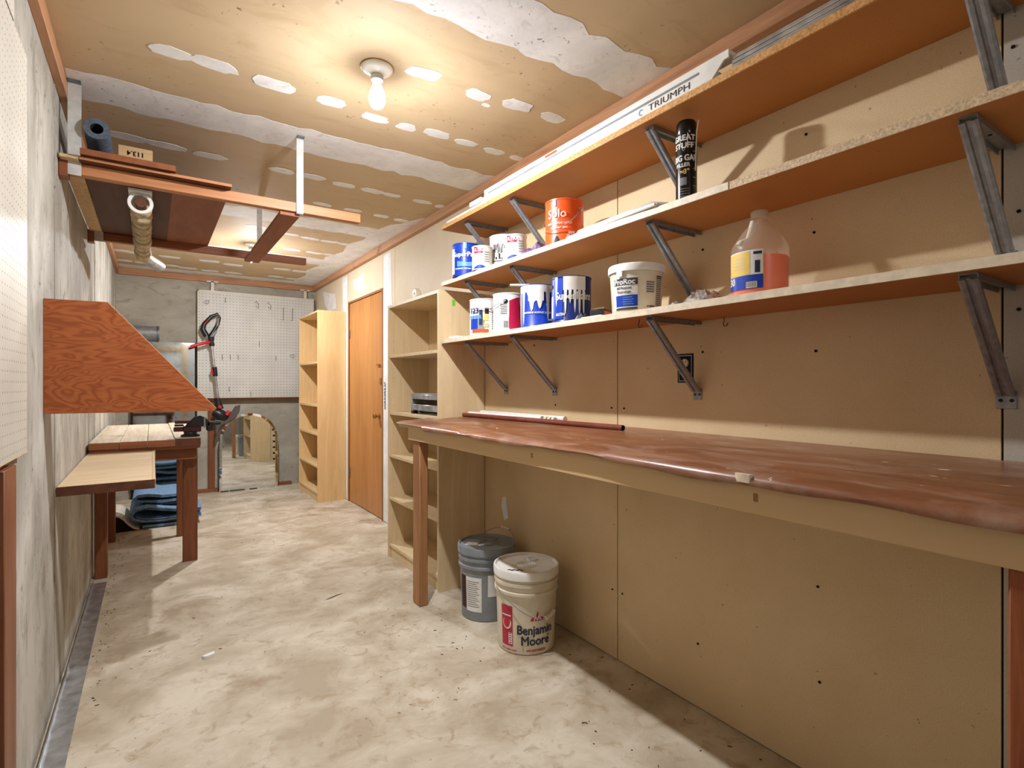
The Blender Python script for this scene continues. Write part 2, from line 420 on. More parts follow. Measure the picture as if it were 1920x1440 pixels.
# joint compound over screw rows and sheet joints (positions measured off the ceiling plane)
CS, SN = math.cos(YAW), math.sin(YAW)
def ceil_at(px, py, z=ZC):
    d = 1000.0 * (z - CAM_H) / (720 - py); u = (px - 960) / 1000.0 * d
    return (u * CS + d * SN, d * CS - u * SN)
spots = [(318, 97, .068, .038), (402, 121, .08, .04), (515, 159, .082, .042), (622, 191, .06, .036), (702, 221, .062, .034), (762, 238, .045, .034),
         (820, 251, .062, .036), (874, 268, .058, .03), (926, 284, .056, .03), (970, 297, .04, .024),
         (795, 137, .068, .036), (896, 178, .054, .036), (970, 197, .07, .038), (1036, 221, .062, .036), (912, 197, .02, .014),
         (235, 256, .085, .04), (310, 273, .085, .04), (393, 292, .08, .036), (528, 320, .07, .034), (588, 332, .068, .036), (645, 347, .07, .036), (698, 358, .07, .034),
         (735, 366, .06, .028), (791, 378, .066, .03), (830, 388, .05, .03), (605, 383, .06, .028), (662, 394, .06, .028), (715, 405, .054, .032), (752, 413, .055, .03), (787, 419, .05, .024),
         (480, 425, .07, .04), (500, 448, .07, .04), (543, 439, .07, .034), (582, 447, .08, .034), (620, 453, .085, .034), (648, 458, .06, .034), (548, 468, .07, .04), (590, 474, .075, .034), (620, 478, .07, .034),
         (227, 470, .09, .05), (252, 474, .09, .06), (318, 482, .12, .07), (393, 490, .13, .06), (437, 497, .1, .05), (530, 505, .1, .05), (562, 509, .09, .05), (595, 513, .08, .05),
         (228, 488, .09, .06), (270, 493, .12, .05), (320, 498, .1, .05), (352, 503, .14, .05), (393, 508, .12, .05), (437, 512, .12, .05), (518, 519, .1, .05), (550, 523, .09, .05)]
mudn = 0
for px, py, rx, ry in spots:
    x, y = ceil_at(px, py)
    rx = min(rx, 0.085); ry = min(ry, 0.045)
    pts = blob(x, y, rx, ry, 16, 0.13, random.uniform(-0.12, 0.12))
    MB().prism(pts, ZC - random.uniform(0.0012, 0.0018), ZC + 0.001, 'z').build('compound_patch', 'mud', ce, smooth=0)
def band(y0, y1, x0=XL + 0.03, x1=XR - 0.04, j=0.018, th=0.0008):
    n = 34; a = []; b = []
    for i in range(n + 1):
        x = x0 + (x1 - x0) * i / n
        a.append((x, y0 + random.uniform(-j, j))); b.append((x, y1 + random.uniform(-j, j)))
    mb = MB(); vs = []; fs = []
    for p, q in zip(a, b):
        for (x, y) in (p, q): vs.append((x, y, ZC - th))
        for (x, y) in (p, q): vs.append((x, y, ZC + 0.001))
    for i in range(n):
        k = 4 * i
        fs += [(k, k + 1, k + 5, k + 4), (k + 2, k, k + 4, k + 6), (k + 1, k + 3, k + 7, k + 5)]
    mb.add(vs, fs).build('taped_joint', 'mud', ce, smooth=0)
for y0, y1 in ((0.15, 0.40), (1.36, 1.585), (2.63, 2.89), (4.03, 4.29), (5.30, 5.56), (6.62, 6.80)): band(y0, y1)
# wide messy compound along the right-hand edge
pts = [(1.645, 3.55), (1.60, 3.66), (1.55, 3.8), (1.50, 3.86), (1.45, 4.1), (1.47, 4.4), (1.40, 4.6), (1.45, 4.9), (1.37, 5.2), (1.42, 5.6), (1.36, 5.9), (1.42, 6.2), (1.37, 6.5), (1.40, 6.8), (1.645, 6.8)]
MB().prism(pts, ZC - 0.0010, ZC + 0.001, 'z').build('compound_patch', 'mud', ce, smooth=0)
# white patches on the right wall, beside and over the door
def wallpatch(pts, th=0.0018, mat='mud'):
    MB().prism(pts, XR - th, XR + 0.001, 'x').build('compound_patch', mat, wr, smooth=0)
wallpatch([(4.26, 0.01), (4.50, 0.01), (4.50, 2.33), (4.33, 2.33), (4.30, 1.9), (4.27, 1.2), (4.29, 0.6)])
wallpatch([(5.55, 0.01), (5.60, 0.01), (5.66, 0.9), (5.64, 1.6), (5.70, 2.1), (5.72, 2.33), (5.55, 2.33)])
wallpatch([(5.0, 2.12), (5.12, 2.10), (5.3, 2.16), (5.36, 2.26), (5.2, 2.24), (5.05, 2.27)])
wallpatch([(5.95, 2.04), (6.2, 2.02), (6.4, 2.12), (6.5, 2.3), (6.2, 2.24), (6.0, 2.2)])
wallpatch([(2.53, 0.44), (2.57, 0.42), (2.60, 0.5), (2.59, 0.55), (2.555, 0.56)])
MB().box(XR - 0.001, XR + 0.001, 2.55, 2.56, 2.02, 2.03).build('nail_hole', 'darkgap', wr)
for y, z in ((0.836, 1.67), (0.831, 1.306), (1.235, 1.323), (1.261, 0.931), (0.825, 0.587), (1.256, 0.239), (0.82, 0.298), (1.235, 1.70), (0.86, 1.98), (0.37, 1.61), (0.37, 1.38), (0.38, 2.0),
             (1.63, 0.80), (1.70, 0.80), (1.64, 0.30), (1.70, 0.30), (1.63, 1.10), (1.705, 1.10), (2.27, 0.83), (2.10, 1.10), (2.28, 1.41), (1.64, 1.9), (1.7, 1.9)):
    MB().lathe([(0.0001, 0.0), (0.0042, 0.0), (0.0042, 0.0025)], 8, m=Matrix.Translation((XR - 0.0006, y, z)) @ Matrix.Rotation(-PI / 2, 4, 'Y')).build('screw_head', 'darkgap', wr)

struct(MB().box(XL, XL + 0.028, YF, YB - 0.03, 2.343, ZC).build('trim_1', 'nailer', bev=0.002))
struct(MB().box(XL, XR, YB - 0.032, YB, 2.343, ZC).build('trim_2', 'nailer_x', bev=0.002))
struct(MB().box(XR - 0.04, XR, YF, YB - 0.033, 2.350, ZC).build('trim_3', 'nailer', bev=0.002))
struct(MB().box(0.30, 0.628, YB - 0.05, YB, 0, 0.036).build('baseboard_back', 'red_x', bev=0.002))
struct(MB().box(1.235, 1.40, YB - 0.05, YB, 0, 0.036).build('baseboard_back', 'red_x', bev=0.002))
MB().box(0.524, 0.588, YB - 0.045, YB, 0.036, 1.06).build('wall_stud', 'red_z', wb, bev=0.002)

# door
d1 = struct(MB().box(XR + 0.006, XR + 0.044, 4.545, 5.485, 0.008, 2.026).build('door_1', 'door', bev=0.002))
for y0_, y1_, z0_ in ((4.518, 4.54, 0), (5.49, 5.512, 0), (4.541, 5.489, 2.029)): MB().box(XR - 0.004, XR + 0.05, y0_, y1_, z0_, 2.05).build('door_casing', 'casing', d1, bev=0.002)
kn = MB().lathe([(0.0001, 0), (0.026, 0.0), (0.026, 0.006), (0.010, 0.010), (0.010, 0.026), (0.022, 0.034), (0.026, 0.046), (0.020, 0.058), (0.0001, 0.061)], 20, m=Matrix.Translation((XR + 0.006, 4.62, 0.92)) @ Matrix.Rotation(-PI / 2, 4, 'Y'))
kn.build('door_knob', 'brass', d1)
for z in (1.72, 0.30): MB().box(XR - 0.004, XR + 0.006, 5.465, 5.492, z - 0.045, z + 0.045).build('door_hinge', 'galvdark', d1)
MB().box(XR - 0.004, XR + 0.006, 4.56, 4.60, 1.20, 1.26).build('latch_plate', 'casing', d1, bev=0.001)
MB().tube([(XR - 0.012, 4.56, 1.375), (XR - 0.012, 4.66, 1.375)], 0.005).box(XR - 0.012, XR + 0.006, 4.60, 4.615, 1.366, 1.384).build('slide_bolt', 'brass', d1)
# small chain hanging beside the door
c = MB(); pth = []
for i in range(28): pth.append((XR - 0.008, 4.455 + 0.012 * math.sin(i * 1.9), 1.22 - i * 0.0085))
c.tube(pth, 0.004, 6); tag(c.build('key_chain', 'galvdark'), 'small dark chain hung on the white strip beside the door', 'chain')

# invented framing behind where one stands, added for the mirrors to reflect
tag(MB().box(0.62, 0.71, YF, YF + 0.09, 0, ZC).box(-0.05, 0.62, YF, YF + 0.09, 2.0, 2.09).build('added_frame', 'carton', bev=0.003), 'added wooden post and header for the mirrors to reflect', 'frame')

# ================================================================ LAMPS
def ceiling_lamp(x, y, strength, label):
    L = thing('ceiling_lamp', label, 'lamp', (x, y, ZC), 0, 'bare bulb ceiling lamps')
    MB().lathe([(0.0001, 0), (0.058, 0), (0.060, -0.004), (0.058, -0.010), (0.045, -0.018), (0.030, -0.024), (0.022, -0.030)], 32).build('lamp_holder', 'porcelain', L)
    MB().lathe([(0.0605, 0.0), (0.062, -0.001), (0.062, -0.003), (0.0600, -0.004)], 32).build('gasket_ring', 'brass', L)
    MB().lathe([(0.021, -0.024), (0.021, -0.034), (0.0235, -0.036), (0.0235, -0.048), (0.022, -0.050), (0.0001, -0.050)], 24).build('socket', 'strap', L)
    b = MB().lathe([(0.013, -0.050), (0.014, -0.062), (0.020, -0.076), (0.027, -0.092), (0.0305, -0.112), (0.0305, -0.122), (0.0290, -0.131)], 24)
    b.build('bulb_neck', emitter('bulb_neck_glow', strength * UPPER), L)
    MB().lathe([(0.0290, -0.131), (0.027, -0.137), (0.022, -0.146)], 24).build('bulb_belt', emitter('bulb_belt_glow', strength * 0.35), L)
    MB().lathe([(0.022, -0.146), (0.0165, -0.1515), (0.010, -0.155), (0.0001, -0.157)], 24).build('bulb_dome', emitter('bulb_dome_glow', strength * 2.0), L)
    return L
ceiling_lamp(0.712, 1.971, BULB_NEAR, 'bare bulb in a white porcelain holder above the workbench aisle')
ceiling_lamp(0.715, 5.06, BULB_FAR, 'bare glowing bulb behind the hanging rack near the back wall')
ceiling_lamp(0.712, -0.95, BULB_FILL, 'added unseen fill bulb behind the standing place')  # unseen bulb added behind the camera to lift the overall brightness

# ================================================================ LARGE WORKBENCH (right)
wbn = thing('workbench', 'long brown-topped workbench along the tan wall', 'workbench', (0, 0, 0))
Y0, Y1 = -0.55, 2.905
def topz(x): return 0.990 + (x - 1.17) / 0.51 * 0.032
mb = MB()
pts = [(1.18, Y0), (1.682, Y0), (1.682, 2.780), (1.362, 2.780), (1.362, Y1), (1.18, Y1)]
n = len(pts)
mb.add([(x, y, topz(x) - 0.028) for x, y in pts] + [(x, y, topz(x) - 0.001) for x, y in pts], [tuple(range(n))[::-1], tuple(range(n, 2 * n))] + [(i, (i + 1) % n, n + (i + 1) % n, n + i) for i in range(n)])
mb.build('tabletop', 'apron', wbn, smooth=0)
# brown sheet glued on top, its front lip curling down unevenly
mb = MB(); N = 120; vs = []; fs = []
for i in range(N + 1):
    y = Y0 + (Y1 - Y0) * i / N
    wv = 0.5 + 0.5 * math.sin(y * 5.2 + 0.6) * math.sin(y * 2.1 + 2.0)
    drop = 0.016 + 0.016 * wv + 0.002 * math.sin(y * 23)
    out = 0.004 + 0.006 * wv
    if y > 2.55: drop = 0.014; out = 0.006
    xs = 1.681 if y < 2.780 else 1.361
    for x, z in ((xs, topz(xs) + 0.001), (1.40, topz(1.40) + 0.001) if xs > 1.5 else (1.30, topz(1.30) + 0.001), (1.19, topz(1.19) + 0.001), (1.172 - out * 0.3, topz(1.172) - 0.003), (1.168 - out, topz(1.168) - drop * 0.6), (1.170 - out * 0.8, topz(1.17) - drop), (1.176 - out * 0.7, topz(1.17) - drop)):
        vs.append((x, y, z))
for i in range(N):
    for k in range(6): fs.append((i * 7 + k, i * 7 + k + 1, i * 7 + 8 + k, i * 7 + 7 + k))
mb.add(vs, fs).build('top_sheet', 'benchtop', wbn, smooth=60)
MB().prism(blob(1.165, 1.21 - 0.47, 0.006, 0.02, 8, 0.3), 0.972, 0.992, 'z').build('torn_chip', 'shelfedge', wbn)
MB().box(1.19, 1.228, Y0, 2.80, 0.895, topz(1.19) - 0.028).build('apron', 'apron', wbn, bev=0.002)
MB().box(1.228, 1.68, 2.72, 2.755, 0.90, topz(1.228) - 0.028).build('end_rail', 'apron', wbn, bev=0.002)
MB().box(1.64, 1.68, Y0, 2.72, 0.90, 0.985).build('back_rail', 'apron', wbn, bev=0.002)
MB().box(1.198, 1.248, 2.662, 2.752, 0, 0.895).build('leg', 'benchleg', wbn, bev=0.004)
MB().box(1.20, 1.248, 0.17, 0.278, 0, 0.895).build('leg', 'firleg', wbn, bev=0.004)
for y in (1.62, 0.72): MB().box(1.1895, 1.1905, y, y + 0.012, 0.925, 0.945).build('knot', 'benchleg', wbn)

# ================================================================ WALL SHELVES AND BRACKETS
def shelf(z0, label, edge, th=0.022, yl=2.775):
    s = thing('wall_shelf', label, 'shelf', (0, 0, z0), 0, 'three long wall shelves')
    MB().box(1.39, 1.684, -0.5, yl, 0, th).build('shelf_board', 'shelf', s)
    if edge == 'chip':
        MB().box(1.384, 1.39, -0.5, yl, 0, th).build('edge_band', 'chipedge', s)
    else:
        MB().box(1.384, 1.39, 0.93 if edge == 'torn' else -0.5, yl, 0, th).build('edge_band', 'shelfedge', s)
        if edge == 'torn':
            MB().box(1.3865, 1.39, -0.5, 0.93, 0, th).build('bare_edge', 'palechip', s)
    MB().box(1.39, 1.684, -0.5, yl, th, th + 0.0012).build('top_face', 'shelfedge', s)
    return s
ZS = (1.438, 1.769, 2.092); TH = 0.0235
shelf(ZS[0], 'lowest wall shelf, carrying drippy blue paint cans and the orange jug', 'plain')
shelf(ZS[1], 'middle wall shelf with a torn edge, carrying the black spray can', 'torn')
shelf(ZS[2], 'top wall shelf with raw edge, carrying long white boxes', 'chip')

br = thing('shelf_bracket', '', 'bracket', (0, 0, 0), 0, 'galvanised shelf brackets')
# local: x from wall (0) outwards is negative, z=0 at shelf underside
MB().box(-0.268, -0.001, -0.016, 0.016, -0.003, -0.0005).box(-0.262, -0.001, -0.0165, -0.0145, -0.014, -0.003).box(-0.262, -0.001, 0.0145, 0.0165, -0.014, -0.003).build('arm', 'galv', br)
p0, p1 = Vector((-0.262, 0, -0.010)), Vector((-0.012, 0, -0.258))
tdir = (p1 - p0).normalized(); nrm = Vector((-tdir.z, 0, tdir.x)) * -1
if nrm.x > 0: nrm = -nrm
prof = [(-0.017, -0.006), (-0.017, 0.004), (-0.012, 0.007), (-0.005, 0.006), (-0.003, 0.001), (0.003, 0.001), (0.005, 0.006), (0.012, 0.007), (0.017, 0.004), (0.017, -0.006)]
vs = []; fs = []
for p in (p0, p1):
    for a, b in prof: vs.append(tuple(p + Vector((0, a, 0)) + nrm * b))
k = len(prof)
fs = [(i, i + 1, k + i + 1, k + i) for i in range(k - 1)] + [tuple(range(k)), tuple(range(k, 2 * k))]
MB().add(vs, fs).build('brace', 'galv', br, smooth=30)
ft = MB().box(-0.004, -0.0008, -0.019, 0.019, -0.292, -0.250).build('foot_plate', 'galv', br, bev=0.0008)
for y in (-0.010, 0.010):
    MB().lathe([(0.0001, 0.003), (0.004, 0.002), (0.0045, 0)], 10, m=Matrix.Translation((-0.004, y, -0.272)) @ Matrix.Rotation(-PI / 2, 4, 'Y')).build('screw', 'iron', ft)
for xx in (-0.22, -0.12): MB().lathe([(0.0001, -0.0045), (0.004, -0.004), (0.0045, -0.003)], 10, cx=xx).build('arm_screw', 'darkgap', br)
first = True
BY = (2.55, 2.105, 1.257, 0.392)
where = ('nearest the bookcase', 'second from the bookcase', 'third from the bookcase', 'farthest from the bookcase')
lev = ('under the lowest shelf', 'under the middle shelf', 'under the top shelf')
for i in range(3):
    for j in range(4):
        o = br if first else copy_tree(br); first = False
        o.location = (XR, BY[j], ZS[i]); o['label'] = 'galvanised shelf bracket %s, %s' % (lev[i], where[j])

# ================================================================ BOOKCASES
def bookcase(x0, y0, y1, h, shelves, mat, label, backmat):
    b = thing('bookcase', label, 'bookcase', (x0, y0, 0), 0, 'veneered bookcases')
    dx = XR - 0.004 - x0; w_ = y1 - y0; t_ = 0.019
    MB().box(0, dx, 0, t_, 0, h).build('side_panel', mat, b, bev=0.0008)
    MB().box(0, dx, w_ - t_, w_, 0, h).build('side_panel', mat, b, bev=0.0008)
    MB().box(0.001, dx, t_, w_ - t_, h - t_, h - 0.001).build('top_panel', mat, b)
    MB().box(dx - 0.008, dx - 0.001, t_, w_ - t_, 0.075, h - t_).build('back_panel', backmat, b)
    MB().box(0.012, 0.03, t_, w_ - t_, 0, 0.074).build('plinth', mat, b)
    for z in shelves: MB().box(0.004, dx - 0.009, t_ + 0.0006, w_ - t_ - 0.0006, z - t_, z).build('shelf', mat, b, bev=0.0006)
    hol = MB()
    for z in [0.22 + 0.064 * q for q in range(int((h - 0.4) / 0.064))]:
        if int(z / 0.064) % 3: hol.box(0.035, 0.0385, w_ - t_ - 0.0006, w_ - t_, z, z + 0.0035)
    hol.build('pin_holes', 'ink', b)
    return b
bookcase(1.372, 2.785, 3.585, 1.752, (1.405, 1.012, 0.716, 0.420, 0.094), 'birch', 'pale birch bookcase beside the long workbench', 'birch')
bookcase(1.397, 5.585, 6.42, 1.958, (1.435, 0.990, 0.695, 0.366, 0.094), 'birch2', 'tall golden bookcase at the back beyond the door', 'birch2')
gt = MB().box(1.46, 1.478, 2.7835, 2.7848, 1.665, 1.70).build('tape_scrap', 'greentape', loc=(1.46, 2.7835, 1.665)); tag(gt, 'scrap of green tape on the bookcase side', 'tape')
# grey plastic frame on its shelf
g = thing('plastic_crate', 'grey open plastic rack on the birch bookcase shelf', 'rack', (1.41, 2.83, 1.012))
MB().box(0, 0.24, 0, 0.44, 0.125, 0.133).build('top_plate', 'greyplastic', g, bev=0.003)
for z0, z1 in ((0.096, 0.125), (0.024, 0.062)): MB().box(0, 0.014, 0.0155, 0.4245, z0, z1).build('front_rail', 'alu', g, bev=0.002)
for yy in (0.0, 0.425): MB().box(0, 0.24, yy, yy + 0.015, 0.0, 0.125).build('end_panel', 'alu', g, bev=0.003)
MB().box(-0.004, 0.03, 0.395, 0.43, 0.0, 0.026).build('foot', 'black', g, bev=0.004)
p = MB().lathe([(0.0001, -0.012), (0.036, -0.012), (0.042, -0.006), (0.042, 0.006), (0.034, 0.014), (0.0001, 0.016)], 24, m=Matrix.Translation((1.45, 3.27, 1.752 + 0.043)) @ Matrix.Rotation(-PI / 2, 4, 'Y'))
q = thing('smoke_detector', 'round white disc standing on top of the birch bookcase', 'detector', (1.45, 3.27, 1.752))
MB().lathe([(0.0001, -0.016), (0.036, -0.016), (0.042, -0.010), (0.042, 0.008), (0.034, 0.016), (0.0001, 0.018)], 24, m=Matrix.Translation((0, 0, 0.0425)) @ Matrix.Rotation(-PI / 2, 4, 'Y')).build('case', 'offwhite', q)
MB().lathe([(0.0001, 0), (0.007, 0), (0.007, 0.003), (0.0001, 0.004)], 12, m=Matrix.Translation((-0.017, 0, 0.05)) @ Matrix.Rotation(-PI / 2, 4, 'Y')).build('button', 'greyplastic', q)

# ================================================================ PAINT CANS
def can(x, y, z, r, h, body, label, lid='tin', group='paint cans on the shelves', bail=None, rim='tin', turn=0.0):
    c = thing('paint_can', label, 'paint can', (x, y, z), face_rz(x, y, turn), group)
    MB().lathe([(0.0001, 0.002), (r - 0.002, 0.002), (r, 0.0), (r + 0.001, 0.003), (r - 0.001, 0.006), (r - 0.001, h - 0.008), (r + 0.0012, h - 0.006), (r + 0.0012, h - 0.001), (r - 0.002, h)], 40).build('can_body', body, c)
    MB().lathe([(r - 0.002, h), (r - 0.008, h - 0.001), (r - 0.010, h - 0.008)], 40).build('rim', rim, c)
    MB().lathe([(r - 0.010, h - 0.007), (r - 0.012, h - 0.003), (r - 0.018, h - 0.003), (r - 0.022, h - 0.008), (0.0001, h - 0.008)], 40).build('lid', lid, c)
    if bail is not None:
        a0, sag, za = bail
        for s in (0, PI):
            a = a0 + s
            MB().lathe([(0.0001, 0.004), (0.008, 0.003), (0.0115, 0)], 14, m=Matrix.Translation(((r - 0.0005) * math.sin(a), -(r - 0.0005) * math.cos(a), za)) @ Matrix.Rotation(a, 4, 'Z') @ Matrix.Rotation(PI / 2, 4, 'X')).build('bail_ear', 'black' if lid != 'tin' else 'tin', c)
        pth = []
        for i in range(25):
            u = i / 24.0; a = a0 - PI * u
            rr = r + 0.004 + 0.008 * math.sin(PI * u)
            pth.append((rr * math.sin(a), -rr * math.cos(a), za - sag * math.sin(PI * u)))
        MB().tube(pth, 0.0016, 6).build('bail_wire', 'galv', c)
    return c
def drips(c, r, h, a0, a1, n, mat='white', base=0.02, lo=0.04, hi=0.12):
    f = []
    random.seed(int(a0 * 100) + n)
    for i in range(n): f.append(random.uniform(lo, hi))
    k = 6 * n
    def depth(u):
        i = min(int(u * n), n - 1); fr = u * n - i
        return base + f[i] * max(0.0, 1 - abs(fr - 0.5) * 3.4) ** 0.35 if abs(fr - 0.5) < 0.29 else base
    mb = MB(); vs = []; fs = []
    for i in range(k + 1):
        a = a0 + (a1 - a0) * i / k
        for z in (h - 0.004, h - depth(i / k)): vs.append(((r + 0.0012) * math.sin(a), -(r + 0.0012) * math.cos(a), z))
    for i in range(k): fs.append((2 * i, 2 * i + 2, 2 * i + 3, 2 * i + 1))
    mb.add(vs, fs).build('paint_drips', mat, c)
RG, HG = 0.0825, 0.19
ZL = ZS[0] + TH; ZM = ZS[1] + TH
# --- lowest shelf
c = can(1.475, 2.445, ZL, 0.079, HG, 'paper', 'white paint can with bird picture label, first on the lowest shelf', lid='white', bail=(PI / 2 - 0.2, 0.0, 0.135))
cyl_patch(0.0803, -0.9, 0.28, 0.012, 0.03, 'orange', c); cyl_patch(0.0803, -1.1, -0.45, 0.03, 0.085, 'blue', c)
cyl_patch(0.0803, -0.42, 0.0, 0.03, 0.08, 'greyplastic', c); cyl_patch(0.0805, -0.36, -0.12, 0.05, 0.13, 'navy', c); cyl_patch(0.0805, -0.05, 0.25, 0.075, 0.105, 'yellow', c); cyl_patch(0.0805, 0.02, 0.28, 0.11, 0.14, 'ironred', c); cyl_patch(0.0805, -0.05, 0.28, 0.04, 0.06, 'carton', c)
text_on_cyl('123', 0.04, 0.0806, -0.75, 0.125, 'darkblue', c, 0.001)
for i in range(9): cyl_patch(0.0803, 0.5, 0.95, 0.03 + i * 0.011, 0.034 + i * 0.011, 'greyprint', c)
text_on_cyl('PRIMER', 0.026, 0.0806, -0.72, 0.092, 'lightblue', c, 0.001)
c = can(1.478, 2.215, ZL, 0.079, 0.188, 'paper', 'red and white paint can between the bird can and the blue cans', lid='paper', bail=(-0.2, 0.03, 0.145))
cyl_patch(0.0803, 0.02, 1.5, 0.01, 0.165, 'crimson', c, top=lambda u: 0.165 - 0.05 * max(0, 0.35 - u)); cyl_patch(0.0806, -0.35, 0.0, 0.02, 0.075, 'paper', c)
for i in range(10): cyl_patch(0.0808, -0.32 + i * 0.03, -0.305 + i * 0.03 + (i % 3) * 0.004, 0.02, 0.05, 'ink', c, n=1)
for i in range(6): cyl_patch(0.0804, -0.55, -0.1, 0.085 + i * 0.009, 0.088 + i * 0.009, 'greyprint', c)
c = can(1.475, 1.965, ZL, 0.081, HG, 'blue', 'drip-streaked blue paint can with drooping wire bail, beside the red can', lid='white', bail=(-PI / 2 + 0.1, 0.10, 0.155), rim='white')
drips(c, 0.081, HG, -1.5, 1.1, 7, lo=0.01, hi=0.17, base=0.035); drips(c, 0.0812, HG, -0.6, 0.3, 2, lo=0.03, hi=0.06, base=0.075)
text_on_cyl('INTERIOR ACRYLIC LATEX', 0.011, 0.0832, -0.05, 0.062, 'white', c, 0.0004); text_on_cyl('SATIN', 0.010, 0.0832, 0.7, 0.03, 'white', c, 0.0004)
MB().tube([(-0.13, -0.02, HG + 0.006), (0.0, -0.02, HG + 0.004)], 0.005).build('stir_stick', 'paper', c)
c = can(1.478, 1.735, ZL, RG, HG, 'darkblue', 'blue and white drip-covered paint can beside the joint compound pail', lid='white', bail=(-PI / 2 + 0.35, 0.0, 0.15), rim='white')
cyl_patch(0.0836, -1.55, -0.45, 0.012, 0.18, 'blue', c); cyl_patch(0.0838, -1.55, -1.15, 0.02, 0.11, 'paper', c)
drips(c, 0.0826, HG, -0.42, 0.75, 5, base=0.06, lo=0.05, hi=0.125); drips(c, 0.0826, HG, -1.0, -0.7, 1, base=0.004, lo=0.12, hi=0.13)
text_on_cyl('SuperPaint', 0.044, 0.0845, 0.14, 0.105, 'white', c, 0.001, 0.9); text_on_cyl('SATIN', 0.016, 0.0845, -0.6, 0.03, 'white', c, 0.0006)
# --- middle shelf
c = can(1.452, 2.598, ZM, 0.078, 0.180, 'blue', 'bright blue paint can at the far end of the middle shelf', lid='blue')
cyl_patch(0.0803, -1.45, -0.95, 0.012, 0.15, 'paper', c); cyl_patch(0.0803, -0.7, 0.9, 0.05, 0.085, 'lightblue', c, top=lambda u: 0.072 + 0.02 * abs(u - 0.45))
text_on_cyl('SuperPaint', 0.036, 0.0808, -0.05, 0.115, 'white', c, 0.001); text_on_cyl('EXTERIOR ACRYLIC LATEX', 0.0105, 0.0808, -0.05, 0.038, 'white', c, 0.0004); cyl_patch(0.0806, -0.22, 0.0, 0.145, 0.178, 'lightblue', c)
QR, QH = 0.0535, 0.124
def quart(x, y, z, label):
    c = can(x, y, z, QR, QH, 'paper', label, lid='tin')
    cyl_patch(QR + 0.0014, -0.85, 0.05, 0.085, 0.118, 'crimson', c, top=lambda u: 0.118 - 0.012 * u); text_on_cyl('ULTRA', 0.022, QR + 0.002, -0.35, 0.10, 'paper', c, 0.0006); cyl_patch(QR + 0.0014, -0.9, 0.5, 0.006, 0.02, 'blue', c, top=lambda u: 0.008 + 0.016 * math.sin(PI * u))
    for i in range(5): cyl_patch(QR + 0.0014, 0.2, 0.8, 0.04 + i * 0.012, 0.043 + i * 0.012, 'greyprint', c)
    return c
quart(1.429, 2.392, ZM, 'small white paint can tucked between the blue can and the silver can')
quart(1.455, 2.12, ZM, 'small white paint can in front of the purple bag')
c = can(1.562, 2.385, ZM, 0.078, 0.194, 'paper', 'white paint can with black sketch print behind the small white cans', lid='tin')
random.seed(3)
for i in range(26):
    a = random.uniform(-0.9, 0.9); z = random.uniform(0.06, 0.12); cyl_patch(0.0792, a, a + random.uniform(0.03, 0.14), z, z + random.uniform(0.006, 0.03), random.choice(['ink', 'darkprint', 'greyprint']), c, n=2)
text_on_cyl('ROYAL', 0.03, 0.080, -0.2, 0.13, 'greyprint', c, 0.001); cyl_patch(0.0793, -1.0, 0.9, 0.052, 0.056, 'ink', c)
c = can(1.485, 1.79, ZM, 0.0835, 0.194, 'orange', 'orange paint can with wire bail on the middle shelf', lid='tin', bail=(0.95, 0.10, 0.155))
text_on_cyl('Solo', 0.05, 0.0855, -0.42, 0.128, 'paper', c, 0.0002); cyl_patch(0.0848, -0.62, -0.42, 0.160, 0.188, 'blue', c)
text_on_cyl('100% ACRYLIC LATEX', 0.012, 0.0855, -0.3, 0.088, 'paper', c, 0.0003); text_on_cyl('interior semi-gloss', 0.010, 0.0855, -0.3, 0.07, 'paper', c, 0.0003); text_on_cyl('SEMI\nGLOSS', 0.014, 0.0855, 0.35, 0.04, 'paper', c, 0.0006); cyl_patch(0.0848, -0.55, -0.25, 0.008, 0.035, 'black', c, top=lambda u: 0.012 + 0.024 * math.sin(PI * u))
# purple crumpled bag
def crumple(name, x0, x1, y0, y1, z, h, mat, label, cat, seed, nx=9, ny=12):
    random.seed(seed); mb = MB(); vs = []; fs = []
    for i in range(nx + 1):
        for j in range(ny + 1):
            u, v = i / nx, j / ny
            e = min(1.0, 5 * min(u, 1 - u)) * min(1.0, 5 * min(v, 1 - v))
            vs.append((x0 + (x1 - x0) * u + random.uniform(-.004, .004), y0 + (y1 - y0) * v + random.uniform(-.005, .005), z + 0.001 + e * h * random.uniform(0.35, 1.0)))
    for i in range(nx):
        for j in range(ny):
            k = i * (ny + 1) + j; fs.append((k, k + 1, k + ny + 2, k + ny + 1))
    base = len(vs)
    per = [(i, 0) for i in range(nx)] + [(nx, j) for j in range(ny)] + [(i, ny) for i in range(nx, 0, -1)] + [(0, j) for j in range(ny, 0, -1)]
    fs.append(tuple(i * (ny + 1) + j for i, j in per))
    o = mb.add(vs, fs).build(name, mat, smooth=25, loc=((x0 + x1) / 2, (y0 + y1) / 2, z)); return tag(o, label, cat)
crumple('plastic_bag', 1.41, 1.54, 1.89, 2.05, ZM, 0.055, 'purple', 'crumpled purple plastic bag on the middle shelf', 'bag', 11)
crumple('plastic_bag', 1.42, 1.54, 1.02, 1.14, ZL, 0.045, 'clear', 'crumpled clear plastic bag beside the orange jug', 'bag', 12)
crumple('plastic_wrapper', 1.43, 1.50, 1.155, 1.205, ZL, 0.024, 'clear', 'small scrap of clear wrapper beside the pail', 'wrapper', 14, 5, 6)
crumple('cable_bundle', 1.41, 1.47, 1.585, 1.645, ZL, 0.032, 'black', 'tangle of black straps beside the drippy blue can', 'straps', 13, 6, 8)
b = thing('battery_pack', 'small black and red battery pack on the lowest shelf', 'battery', (1.46, 1.536, ZL), 0.3)
